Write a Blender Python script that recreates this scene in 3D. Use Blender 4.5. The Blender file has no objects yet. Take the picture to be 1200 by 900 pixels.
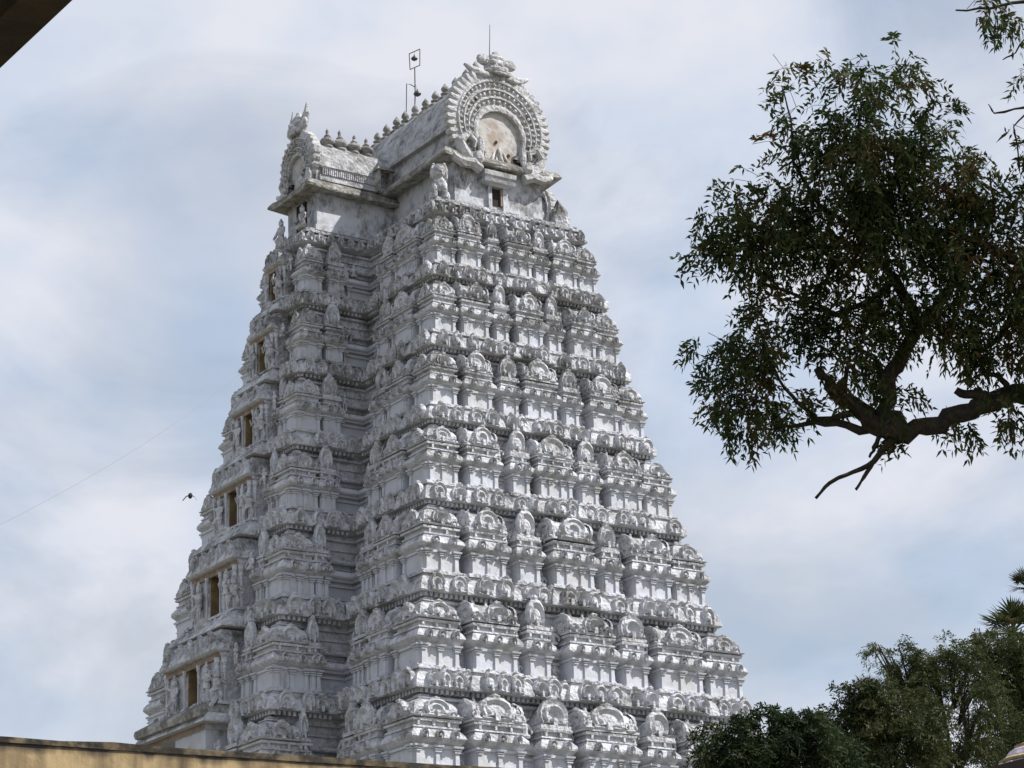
import bpy, math, random
import numpy as np
from mathutils import Matrix, Vector
random.seed(7)
S = bpy.context.scene
COL = S.collection
R = math.radians

# ---------------------------------------------------------------- camera
CAM = (-44.96, -71.251, 1.60); YAW, PIT, ROL, FPX = 0.599, 0.325, -0.034, 2957.4
_F = Vector((math.sin(YAW)*math.cos(PIT), math.cos(YAW)*math.cos(PIT), math.sin(PIT)))
_R = Vector((math.cos(YAW), -math.sin(YAW), 0)); _U = _R.cross(_F)
CR = _R*math.cos(ROL)+_U*math.sin(ROL); CU = -_R*math.sin(ROL)+_U*math.cos(ROL)
cam_d = bpy.data.cameras.new('camera'); cam = bpy.data.objects.new('camera', cam_d); COL.objects.link(cam)
cam_d.sensor_width = 36; cam_d.lens = FPX/1200*36; cam_d.clip_start = 0.2; cam_d.clip_end = 6000
Mx = Matrix(((CR.x, CU.x, -_F.x), (CR.y, CU.y, -_F.y), (CR.z, CU.z, -_F.z))).to_4x4()
Mx.translation = CAM; cam.matrix_world = Mx
S.camera = cam
S.render.resolution_x = 1024; S.render.resolution_y = 768
S.view_settings.view_transform = 'Standard'; S.view_settings.look = 'None'
S.view_settings.exposure = 0.32; S.view_settings.gamma = 1

def ray(u, v):
    return (_F + CR*((u-600)/FPX) + CU*((450-v)/FPX)).normalized()
def at(u, v, d): return Vector(CAM)+ray(u, v)*d
def onZ(u, v, z):
    r = ray(u, v); return Vector(CAM)+r*((z-CAM[2])/r.z)
def onX(u, v, x):
    r = ray(u, v); return Vector(CAM)+r*((x-CAM[0])/r.x)

# ---------------------------------------------------------------- light
SUN_EL, SUN_A = R(49), R(50)      # A: angle from the -Y direction towards +X
sd = Vector((math.sin(SUN_A)*math.cos(SUN_EL), -math.cos(SUN_A)*math.cos(SUN_EL), math.sin(SUN_EL)))
sl = bpy.data.lights.new('sun', 'SUN'); sl.energy = 5.0; sl.angle = R(0.6); sl.color = (1, 0.965, 0.92)
so = bpy.data.objects.new('sun', sl); COL.objects.link(so)
so.rotation_euler = (-sd).to_track_quat('-Z', 'Y').to_euler(); so.location = (0, -40, 80)
Wd = bpy.data.worlds.new('World'); S.world = Wd; Wd.use_nodes = True
nt = Wd.node_tree; nt.nodes.clear()
def N(nt, t, **k):
    n = nt.nodes.new(t)
    for a, b in k.items(): setattr(n, a, b)
    return n
out = N(nt, 'ShaderNodeOutputWorld'); bg = N(nt, 'ShaderNodeBackground'); bg.inputs[1].default_value = 0.085
sky = N(nt, 'ShaderNodeTexSky'); sky.sky_type = 'NISHITA'; sky.sun_disc = False
sky.sun_elevation = SUN_EL; sky.sun_rotation = math.pi-SUN_A; sky.dust_density = 2.5; sky.air_density = 1.2
tc = N(nt, 'ShaderNodeTexCoord'); mp = N(nt, 'ShaderNodeMapping'); mp.inputs['Scale'].default_value = (1, 1, 1.5)
mp.inputs['Location'].default_value = (0.35, 0.1, 0.0)
n1 = N(nt, 'ShaderNodeTexNoise'); n1.inputs['Scale'].default_value = 5.5; n1.inputs['Detail'].default_value = 9; n1.inputs['Roughness'].default_value = .56
n1.inputs['Distortion'].default_value = .5
cr = N(nt, 'ShaderNodeValToRGB'); cr.color_ramp.elements[0].position = .38; cr.color_ramp.elements[1].position = .54
cr.color_ramp.elements[0].color = (.62,)*3+(1,); cr.color_ramp.elements[1].color = (1, 1, 1, 1)
n2 = N(nt, 'ShaderNodeTexNoise'); n2.inputs['Scale'].default_value = 11.0; n2.inputs['Detail'].default_value = 9
cc = N(nt, 'ShaderNodeMixRGB'); cc.inputs[1].default_value = (5.2, 6.1, 7.6, 1); cc.inputs[2].default_value = (7.3, 7.5, 8.2, 1)
cr2 = N(nt, 'ShaderNodeValToRGB'); cr2.color_ramp.elements[0].position = .32; cr2.color_ramp.elements[1].position = .62
mx = N(nt, 'ShaderNodeMixRGB')
L = nt.links.new
L(tc.outputs['Generated'], mp.inputs[0]); L(mp.outputs[0], n1.inputs[0]); L(mp.outputs[0], n2.inputs[0])
L(n1.outputs[0], cr.inputs[0]); L(n2.outputs[0], cr2.inputs[0]); L(cr2.outputs[0], cc.inputs[0])
L(cr.outputs[0], mx.inputs[0]); L(sky.outputs[0], mx.inputs[1]); L(cc.outputs[0], mx.inputs[2])
L(mx.outputs[0], bg.inputs[0]); L(bg.outputs[0], out.inputs[0])

# ---------------------------------------------------------------- materials
def mat(name, col, rough=.9, col2=None, nscale=3.0, lo=.4, hi=.6, bump=0.0, bscale=20.0, grime=0.0, grime_col=(.085, .078, .066), streak=False, metallic=0, bdist=.03, gz=None):
    m = bpy.data.materials.new(name); m.use_nodes = True; t = m.node_tree; b = t.nodes['Principled BSDF']; lk = t.links.new
    b.inputs['Roughness'].default_value = rough; b.inputs['Metallic'].default_value = metallic
    if 'Specular IOR Level' in b.inputs: b.inputs['Specular IOR Level'].default_value = .25
    g = N(t, 'ShaderNodeNewGeometry')
    c = N(t, 'ShaderNodeRGB'); c.outputs[0].default_value = (*col, 1); cur = c.outputs[0]
    if col2:
        n = N(t, 'ShaderNodeTexNoise'); n.inputs['Scale'].default_value = nscale; n.inputs['Detail'].default_value = 6
        src = g.outputs['Position']
        if streak:
            mm = N(t, 'ShaderNodeMapping'); mm.inputs['Scale'].default_value = (1, 1, .12); lk(src, mm.inputs[0]); src = mm.outputs[0]
        lk(src, n.inputs[0])
        r = N(t, 'ShaderNodeMapRange'); r.inputs[1].default_value = lo; r.inputs[2].default_value = hi; lk(n.outputs[0], r.inputs[0])
        x = N(t, 'ShaderNodeMixRGB'); x.inputs[2].default_value = (*col2, 1); lk(r.outputs[0], x.inputs[0]); lk(cur, x.inputs[1]); cur = x.outputs[0]
    if grime:
        # algae and soot: settles on ledges (upward faces) and in blotches
        n = N(t, 'ShaderNodeTexNoise'); n.inputs['Scale'].default_value = 1.1; n.inputs['Detail'].default_value = 10; n.inputs['Roughness'].default_value = .68
        lk(g.outputs['Position'], n.inputs[0])
        nf = N(t, 'ShaderNodeTexNoise'); nf.inputs['Scale'].default_value = 9; nf.inputs['Detail'].default_value = 5; nf.inputs['Roughness'].default_value = .7
        ms_ = N(t, 'ShaderNodeMapping'); ms_.inputs['Scale'].default_value = (1, 1, .45); lk(g.outputs['Position'], ms_.inputs[0]); lk(ms_.outputs[0], nf.inputs[0])
        sx = N(t, 'ShaderNodeSeparateXYZ'); lk(g.outputs['True Normal'], sx.inputs[0])
        up = N(t, 'ShaderNodeMath', operation='MULTIPLY_ADD'); up.inputs[1].default_value = .17; lk(sx.outputs[2], up.inputs[0]); lk(n.outputs[0], up.inputs[2])
        a2 = N(t, 'ShaderNodeMath', operation='MULTIPLY_ADD'); a2.inputs[1].default_value = .55; lk(nf.outputs[0], a2.inputs[0]); lk(up.outputs[0], a2.inputs[2])
        last = a2.outputs[0]
        if gz:
            px = N(t, 'ShaderNodeSeparateXYZ'); lk(g.outputs['Position'], px.inputs[0])
            mr = N(t, 'ShaderNodeMapRange'); mr.inputs[1].default_value = gz[0]; mr.inputs[2].default_value = gz[1]; mr.inputs[3].default_value = 0; mr.inputs[4].default_value = gz[2]
            lk(px.outputs[2], mr.inputs[0]); ad = N(t, 'ShaderNodeMath', operation='ADD'); lk(last, ad.inputs[0]); lk(mr.outputs[0], ad.inputs[1]); last = ad.outputs[0]
        r = N(t, 'ShaderNodeMapRange'); r.inputs[1].default_value = .96-grime*.2; r.inputs[2].default_value = 1.18-grime*.2; r.inputs[4].default_value = .85; lk(last, r.inputs[0])
        x = N(t, 'ShaderNodeMixRGB'); x.inputs[2].default_value = (*grime_col, 1); lk(r.outputs[0], x.inputs[0]); lk(cur, x.inputs[1]); cur = x.outputs[0]
    lk(cur, b.inputs['Base Color'])
    if bump:
        n = N(t, 'ShaderNodeTexNoise'); n.inputs['Scale'].default_value = bscale; n.inputs['Detail'].default_value = 4; n.inputs['Roughness'].default_value = .6
        lk(g.outputs['Position'], n.inputs[0])
        v = N(t, 'ShaderNodeTexVoronoi'); v.inputs['Scale'].default_value = bscale*.7; lk(g.outputs['Position'], v.inputs[0])
        ad = N(t, 'ShaderNodeMath', operation='ADD'); lk(n.outputs[0], ad.inputs[0]); lk(v.outputs[0], ad.inputs[1])
        bp = N(t, 'ShaderNodeBump'); bp.inputs['Strength'].default_value = bump; bp.inputs['Distance'].default_value = bdist
        lk(ad.outputs[0], bp.inputs['Height']); lk(bp.outputs[0], b.inputs['Normal'])
    return m
WH = (.54, .56, .615); WH2 = (.47, .465, .455)
M_wall = mat('limewash', WH, col2=WH2, nscale=1.6, lo=.45, hi=.75, bump=.35, bscale=5, grime=.55, bdist=.05, gz=(27, 35, .12))
M_orn = mat('limewash_carved', (.57, .585, .63), col2=(.45, .445, .45), nscale=4, lo=.42, hi=.7, bump=.8, bscale=13, grime=.86, bdist=.04, gz=(25, 35, .10))
M_roof = mat('weathered_stucco', (.46, .47, .50), col2=(.32, .32, .325), nscale=2.5, lo=.4, hi=.7, bump=.8, bscale=8, grime=.85, bdist=.05, gz=(34, 41, .05))
M_eave = mat('sooty_eave', (.44, .44, .42), col2=(.22, .21, .19), nscale=3.5, lo=.38, hi=.64, bump=.9, bscale=8, grime=1.15, bdist=.06)
M_arch = mat('limewash_gable', (.52, .525, .55), col2=(.38, .37, .35), nscale=4, lo=.42, hi=.7, bump=.7, bscale=12, grime=.8, bdist=.04)
M_medal = mat('stained_medallion', (.48, .47, .46), col2=(.36, .30, .25), nscale=1.5, lo=.52, hi=.68, bump=.6, bscale=6, grime=.8)
M_kal = mat('kalasam_plaster', (.42, .42, .415), col2=(.24, .23, .215), nscale=5, lo=.35, hi=.65, bump=.3, bscale=12, grime=1.2)
M_ochre = mat('ochre_paint', (.30, .225, .11), col2=(.20, .14, .08), nscale=3, bump=.2)
M_dark = mat('painted_shade', (.03, .025, .02), bump=.2)  # near-black colour standing in for the shade inside openings
M_beam = mat('brown_lintel', (.33, .25, .20), col2=(.22, .17, .14), nscale=3, bump=.3)
M_plinth = mat('granite', (.30, .28, .25), col2=(.2, .19, .17), nscale=2, bump=.5, bscale=4)
M_metal = mat('rusty_iron', (.07, .06, .055), rough=.6, col2=(.12, .08, .06), nscale=20, metallic=.3)
M_lampw = mat('lamp_shade', (.10, .10, .11), rough=.4, metallic=.5)
M_bird = mat('dark_feathers', (.025, .022, .02), col2=(.05, .04, .03), nscale=20)
M_wire = mat('wire', (.24, .25, .28), rough=.6)
M_ground = mat('dusty_ground', (.16, .14, .10), col2=(.10, .10, .06), nscale=.3, bump=.3)
M_bark = mat('bark', (.055, .045, .035), col2=(.03, .026, .022), nscale=12, bump=1, bscale=14, bdist=.04)

def leafmat(name, c1, c2, c3, rs=3.0):
    m = bpy.data.materials.new(name); m.use_nodes = True; t = m.node_tree; lk = t.links.new
    b = t.nodes['Principled BSDF']; b.inputs['Roughness'].default_value = .75; b.inputs['Specular IOR Level'].default_value = .15
    g = N(t, 'ShaderNodeNewGeometry'); n = N(t, 'ShaderNodeTexNoise'); n.inputs['Scale'].default_value = rs; n.inputs['Detail'].default_value = 3
    lk(g.outputs['Position'], n.inputs[0])
    cr = N(t, 'ShaderNodeValToRGB'); e = cr.color_ramp.elements
    e[0].position = .36; e[0].color = (*c1, 1); e[1].position = .52; e[1].color = (*c2, 1); k = e.new(.70); k.color = (*c3, 1)
    a = N(t, 'ShaderNodeMath', operation='MULTIPLY_ADD'); a.inputs[1].default_value = .22; lk(g.outputs['Random Per Island'], a.inputs[0])
    s = N(t, 'ShaderNodeMath', operation='SUBTRACT'); s.inputs[1].default_value = .11; lk(n.outputs[0], s.inputs[0]); lk(s.outputs[0], a.inputs[2])
    lk(a.outputs[0], cr.inputs[0]); lk(cr.outputs[0], b.inputs['Base Color'])
    tr = N(t, 'ShaderNodeBsdfTranslucent'); lk(cr.outputs[0], tr.inputs[0]); ms = N(t, 'ShaderNodeMixShader'); ms.inputs[0].default_value = .28
    lk(b.outputs[0], ms.inputs[1]); lk(tr.outputs[0], ms.inputs[2]); lk(ms.outputs[0], t.nodes['Material Output'].inputs[0])
    return m
M_neem = leafmat('neem_leaf', (.024, .038, .012), (.045, .068, .020), (.090, .052, .022), 1.6)
M_leaf_dark = leafmat('dark_leaf', (.018, .032, .014), (.034, .054, .022), (.06, .075, .03), 1.2)
M_leaf_olive = leafmat('olive_leaf', (.042, .056, .022), (.07, .086, .032), (.10, .105, .042), .8)
M_leaf_brown = leafmat('brown_green_leaf', (.032, .044, .018), (.056, .068, .026), (.085, .085, .035), .8)
M_leaf_palm = leafmat('palm_leaf', (.022, .035, .012), (.045, .058, .020), (.10, .085, .04), 1.0)

# ---------------------------------------------------------------- mesh helpers
class MB:
    def __init__(s): s.v = []; s.f = []
    def add(s, v, f):
        k = len(s.v); s.v += [tuple(p) for p in v]; s.f += [tuple(i+k for i in q) for q in f]; return s
    def addm(s, o, M):
        return s.add([M @ Vector(p) for p in o.v], o.f)
    def box(s, x0, x1, y0, y1, z0, z1):
        return s.add([(x0, y0, z0), (x1, y0, z0), (x1, y1, z0), (x0, y1, z0), (x0, y0, z1), (x1, y0, z1), (x1, y1, z1), (x0, y1, z1)],
                     [(0, 3, 2, 1), (4, 5, 6, 7), (0, 1, 5, 4), (1, 2, 6, 5), (2, 3, 7, 6), (3, 0, 4, 7)])
    def rings(s, rs, cap=True, closed=True):
        n = len(rs[0]); v = [p for r in rs for p in r]; f = []
        for i in range(len(rs)-1):
            for j in range(n if closed else n-1):
                a = i*n+j; b = i*n+(j+1) % n; f.append((a, b, b+n, a+n))
        if cap: f.append(tuple(range(n))[::-1]); f.append(tuple(range((len(rs)-1)*n, len(rs)*n)))
        return s.add(v, f)
    def lathe(s, prof, n=10, c=(0, 0, 0), sx=1, sy=1):
        return s.rings([[(c[0]+r*sx*math.cos(2*math.pi*j/n), c[1]+r*sy*math.sin(2*math.pi*j/n), c[2]+z) for j in range(n)] for r, z in prof])
    def ell(s, c, r, n=8, m=6, M=None):
        rs = []
        for i in range(1, m):
            t = -math.pi/2+math.pi*i/m
            rs.append([(c[0]+r[0]*math.cos(t)*math.cos(2*math.pi*j/n), c[1]+r[1]*math.cos(t)*math.sin(2*math.pi*j/n), c[2]+r[2]*math.sin(t)) for j in range(n)])
        return s.rings(rs)
    def tube(s, pts, rad, n=6):
        pts = [Vector(p) for p in pts]; rs = []
        for i, p in enumerate(pts):
            d = (pts[min(i+1, len(pts)-1)]-pts[max(i-1, 0)]).normalized()
            a = d.orthogonal().normalized() if i == 0 else (pa-d*pa.dot(d)).normalized()
            pa = a; b = d.cross(a); r = rad[i] if hasattr(rad, '__len__') else rad
            rs.append([p+a*(r*math.cos(2*math.pi*j/n))+b*(r*math.sin(2*math.pi*j/n)) for j in range(n)])
        return s.rings(rs)
    def mesh(s, name, m, smooth=False, jit=0.0):
        me = bpy.data.meshes.new(name)
        v = s.v
        if jit:
            rr = random.Random(len(v))
            v = [(p[0]+rr.uniform(-jit, jit), p[1]+rr.uniform(-jit, jit), p[2]+rr.uniform(-jit, jit)) for p in v]
        me.from_pydata(v, [], s.f); me.materials.append(m)
        if smooth:
            me.polygons.foreach_set('use_smooth', [True]*len(me.polygons))
        me.update(); return me
def link(name, me, parent=None, M=None, **props):
    o = bpy.data.objects.new(name, me); COL.objects.link(o)
    if parent is not None: o.parent = parent
    if M is not None: o.matrix_world = M if parent is None else M
    if M is not None and parent is not None:
        o.matrix_parent_inverse = Matrix(); o.matrix_basis = Matrix(M)
    for a, b in props.items(): o[a] = b
    return o
def ob(name, mb, m, parent=None, smooth=False, jit=0.0, **props):
    return link(name, mb.mesh(name, m, smooth, jit), parent, None, **props)
def thing(name, label, cat, loc=(0, 0, 0), **props):
    o = bpy.data.objects.new(name, None); COL.objects.link(o); o.location = loc; o['label'] = label; o['category'] = cat
    for a, b in props.items(): o[a] = b
    return o

# ================================================================ the tower
ZK = [34.0, 31.475, 28.80, 26.086, 23.218, 20.069, 16.915, 13.65]
T = lambda z: (z-30)/10
fw = lambda z: 3.758-1.735*T(z)+.227*T(z)**2
fl = lambda z: 6.478-1.879*T(z)+.227*T(z)**2
fp = lambda z: 2.447+.078*T(z)
fb = lambda z: 2.09-1.939*T(z)
fd = lambda z: .904-.956*T(z)
fq = lambda z: .622-.361*T(z)
tower = thing('temple_tower', 'tall whitewashed tapering temple gateway tower with seven carved storeys', 'tower')

def cross(w, l, p, b, d, z):
    w += d; l += d; b += d
    P = [(-w, -l), (w, -l), (w, -b), (w+p, -b), (w+p, b), (w, b), (w, l), (-w, l), (-w, b), (-w-p, b), (-w-p, -b), (-w, -b)]
    return [(x, y, z) for x, y in P]

# ---- ornament templates: x along the wall, y outwards, z up
def horseshoe(n, depth, rings, a0=-38, scal=0.0, sc_n=8, knob=True, cz=.46, r=.5):
    """rings: (scale, centre z, outward y)"""
    mb = MB(); rs = []
    for (sc, c, y) in rings:
        ring = []
        for i in range(n+1):
            a = R(a0+(180-2*a0)*i/n); k = 1+(scal*math.cos(sc_n*a*2) if sc > .95 else 0)
            ring.append((r*sc*k*math.cos(a), y, c+r*sc*k*math.sin(a)))
        ring.append((-r*sc*.95, y, c-cz*sc)); ring.append((r*sc*.95, y, c-cz*sc))
        rs.append(ring)
    mb.rings(rs, cap=False); last = len(rs)*len(rs[0]); mb.f.append(tuple(range(last-len(rs[0]), last)))
    if knob:
        mb.add([(-.12, 0, .9), (.12, 0, .9), (.09, depth, .9), (-.09, depth, .9), (-.15, 0, 1.02), (.15, 0, 1.02), (.11, depth*1.2, 1.02), (-.11, depth*1.2, 1.02), (0, depth*.6, 1.13)],
               [(0, 1, 5, 4), (1, 2, 6, 5), (2, 3, 7, 6), (3, 0, 4, 7), (4, 5, 8), (5, 6, 8), (6, 7, 8), (7, 4, 8)])
    return mb
gab = [horseshoe(10, .3, [(1, .46, 0), (1, .46, .30), (.86, .46, .42), (.66, .45, .30), (.46, .42, .34), (.30, .40, .18)], scal=.05),
       horseshoe(10, .3, [(1, .46, 0), (1, .46, .26), (.80, .46, .40), (.55, .42, .22), (.34, .38, .36)], scal=.09),
       horseshoe(10, .3, [(1, .46, 0), (.97, .46, .34), (.75, .45, .22), (.6, .43, .42), (.3, .38, .14)], scal=.03)]
for g_ in gab: g_.box(-.07, .07, .1, .48, 0, .32)
GAB = [g.mesh('gable_ornament', M_orn, jit=.012) for g in gab]

def pilaster_t(hw):
    mb = MB(); pr = [(0, .5), (.07, .5), (.09, .36), (.70, .30), (.72, .52), (.76, .52), (.78, .36), (.82, .60), (.87, .60), (.885, .42), (.92, .78), (1.0, .85)]
    mb.rings([[(-h, -.5, z), (h, -.5, z), (h, h*.9, z), (-h, h*.9, z)] for z, h in pr]); return mb
PIL = pilaster_t(.5).mesh('pilaster', M_wall)
pr = MB(); pr.lathe([(.5, 0), (.5, .06), (.36, .09), (.33, .66), (.5, .70), (.36, .73), (.55, .77), (.6, .80), (.4, .83), (.62, .88), (.8, .90), (.8, .96), (1.0, 1.0)], 8)
RPIL = pr.mesh('round_pillar', M_wall, smooth=False)

def statue_mb(kind):
    m = MB()
    if kind == 0:   # standing figure
        for s in (-1, 1): m.tube([(s*.10, 0, 0), (s*.11, .02, .25), (s*.09, 0, .46)], [.06, .07, .09], 5)
        m.lathe([(.19, .42), (.17, .5), (.13, .58), (.19, .70), (.2, .76), (.08, .80)], 7, sy=.7)
        for s in (-1, 1): m.tube([(s*.2, 0, .74), (s*.30, .08, .60), (s*.22, .2, .56+.16*(s > 0))], [.06, .05, .04], 5)
    elif kind == 1:  # seated
        m.ell((0, .05, .12), (.34, .22, .12), 8, 4)
        m.lathe([(.2, .15), (.16, .35), (.22, .58), (.09, .66)], 7, sy=.7)
        for s in (-1, 1): m.tube([(s*.2, 0, .56), (s*.34, .08, .36), (s*.28, .2, .22)], [.07, .06, .05], 5)
    else:           # dancing, raised arm
        m.tube([(-.05, 0, 0), (-.12, .06, .22), (-.04, 0, .45)], [.06, .08, .1], 5); m.tube([(.24, .05, .12), (.26, .12, .32), (.06, 0, .45)], [.05, .08, .1], 5)
        m.lathe([(.18, .40), (.13, .54), (.19, .68), (.2, .74), (.08, .78)], 7, sy=.7)
        m.tube([(.19, 0, .72), (.34, .06, .78), (.30, .08, .98)], [.06, .05, .04], 5); m.tube([(-.19, 0, .72), (-.34, .1, .60), (-.22, .18, .46)], [.06, .05, .04], 5)
    z = .66 if kind == 1 else .79
    m.lathe([(.05, z-.02), (.10, z+.03), (.11, z+.09), (.10, z+.13), (.12, z+.15), (.07, z+.21), (.02, z+.29)], 7)
    return m
STA = [statue_mb(k).mesh('statue', M_orn, smooth=False) for k in range(3)]

def kuta_roof(v=0):
    m = MB()
    m.rings([[(-h, -h, z), (h, -h, z), (h, h, z), (-h, h, z)] for z, h in [(0, .55), (.05, .58), (.10, .50), (.16, .48), (.34, .49), (.52, .42), (.66, .28), (.72, .16), (.75, .2), (.79, .2), (.81, .1), (.9, .12), (.96, .05), (1.08, .01)]])
    for a in range(4):
        Mg = Matrix.Rotation(a*math.pi/2, 4, 'Z') @ Matrix.Translation((0, .44, .03)) @ Matrix.Diagonal((.56, .35, .60, 1))
        m.addm(gab[v], Mg)
        for s in (-1, 1):
            m.addm(gab[1], Matrix.Rotation(a*math.pi/2, 4, 'Z') @ Matrix.Translation((s*.37, .47, .0)) @ Matrix.Diagonal((.2, .22, .26, 1)))
    return m
KUTA = [kuta_roof(v).mesh('miniature_roof', M_orn, jit=.008) for v in range(3)]
def barrel_roof(v=0):
    """unit width along x, depth 1 (y -.5...5), height 1; asp = depth/width for the front gable"""
    m = MB(); n = 8; prof = []
    for i in range(n+1):
        a = math.pi*i/n; prof.append((.46*math.cos(a)*(1.06 if 0 < i < n else 1), .12+.66*math.sin(a)**.85))
    m.box(-.56, .56, -.55, .55, -.02, .06); m.box(-.5, .5, -.5, .5, .06, .13)
    m.rings([[(x, y, z) for y, z in prof] for x in (-.5, .5)])
    for s in (-1, 1):
        m.addm(gab[1], Matrix.Translation((s*.47, 0, .06)) @ Matrix.Rotation(-s*math.pi/2, 4, 'Z') @ Matrix.Diagonal((1.08, .22, .78, 1)))
    m.addm(gab[v % 3], Matrix.Translation(((0, .06, -.05)[v % 3], .40, .04)) @ Matrix.Diagonal(((.62, .74, .5)[v % 3], .5, (.84, .92, .76)[v % 3], 1)))
    for x in ((-.34, .34), (-.40, .44), (-.38, .24, .42))[v % 3]:
        if v == 1: m.addm(statue_mb(1), Matrix.Translation((x, .52, .02)) @ Matrix.Diagonal((.34, .3, .55, 1)))
        else: m.addm(gab[2], Matrix.Translation((x, .47, .02)) @ Matrix.Diagonal((.2, .3, .34, 1)))
    for x in (-.3, 0, .3): m.lathe([(.05, .74), (.07, .80), (.03, .86), (.04, .9), (.01, 1.0)], 6, (x, 0, 0))
    return m
SALA = [barrel_roof(v).mesh('miniature_roof', M_orn, jit=.008) for v in range(3)]
def panjara_roof(v):
    m = MB(); m.box(-.54, .54, -.5, .5, -.02, .08)
    m.rings([[(x, y, z) for x, z in [(.42*math.cos(math.pi*i/8), .14+.62*math.sin(math.pi*i/8)) for i in range(9)]] for y in (-.5, .32)])
    m.addm(gab[2-v], Matrix.Translation((0, .26, .02)) @ Matrix.Diagonal(((1.06, .9)[v], .5, (.92, 1.0)[v], 1)))
    return m
PANJ = [panjara_roof(v).mesh('miniature_roof', M_orn, jit=.008) for v in range(2)]

# ---- registry of small pieces: 300 nearest of a kind stay single objects
REG = {}
def put(name, me, parent, M, vis=1.0):
    p = M.translation; d = (Vector(CAM)-p).length
    size = max(abs(M.to_scale().x), abs(M.to_scale().z))
    REG.setdefault(name, []).append((-size*vis/d, len(REG.get(name, [])), me, parent, M))
def frame(n, o, z):          # n outward 2D normal, o point
    ny = Vector((n[0], n[1], 0)); nx = ny.cross(Vector((0, 0, 1)))
    M = Matrix(((nx.x, ny.x, 0, o[0]), (nx.y, ny.y, 0, o[1]), (0, 0, 1, z), (0, 0, 0, 1)))
    return M
def J(a): return 1+random.uniform(-a, a)

PROF = [(1.0, .03), (.985, .04), (.93, .02), (.88, -.04), (.84, -.14), (.835, -.23), (.80, -.23), (.80, -.18), (.765, -.18), (.76, -.30), (.585, -.30), (.58, -.25), (.555, -.25),
        (.55, -.30), (.53, -.24), (.505, -.17), (.49, -.15), (.46, -.17), (.43, -.24), (.405, -.31), (.40, -.27), (.385, -.27), (.38, -.34), (.345, -.34), (.34, -.26), (.32, -.24), (.305, -.30)]
CORE1 = [(1.025, -.30), (1.01, -.16), (1.0, -.14), (.985, -.12), (.93, -.15), (.88, -.22), (.84, -.30), (.835, -.38), (.80, -.38), (.80, -.33), (.765, -.33)]
CORE2 = [(.765, -.30), (.76, -.74), (.60, -.74), (.595, -.68), (.57, -.68), (.565, -.74), (.545, -.74), (.54, -.62), (.52, -.60), (.505, -.52), (.49, -.50), (.45, -.56), (.41, -.68)]

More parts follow.
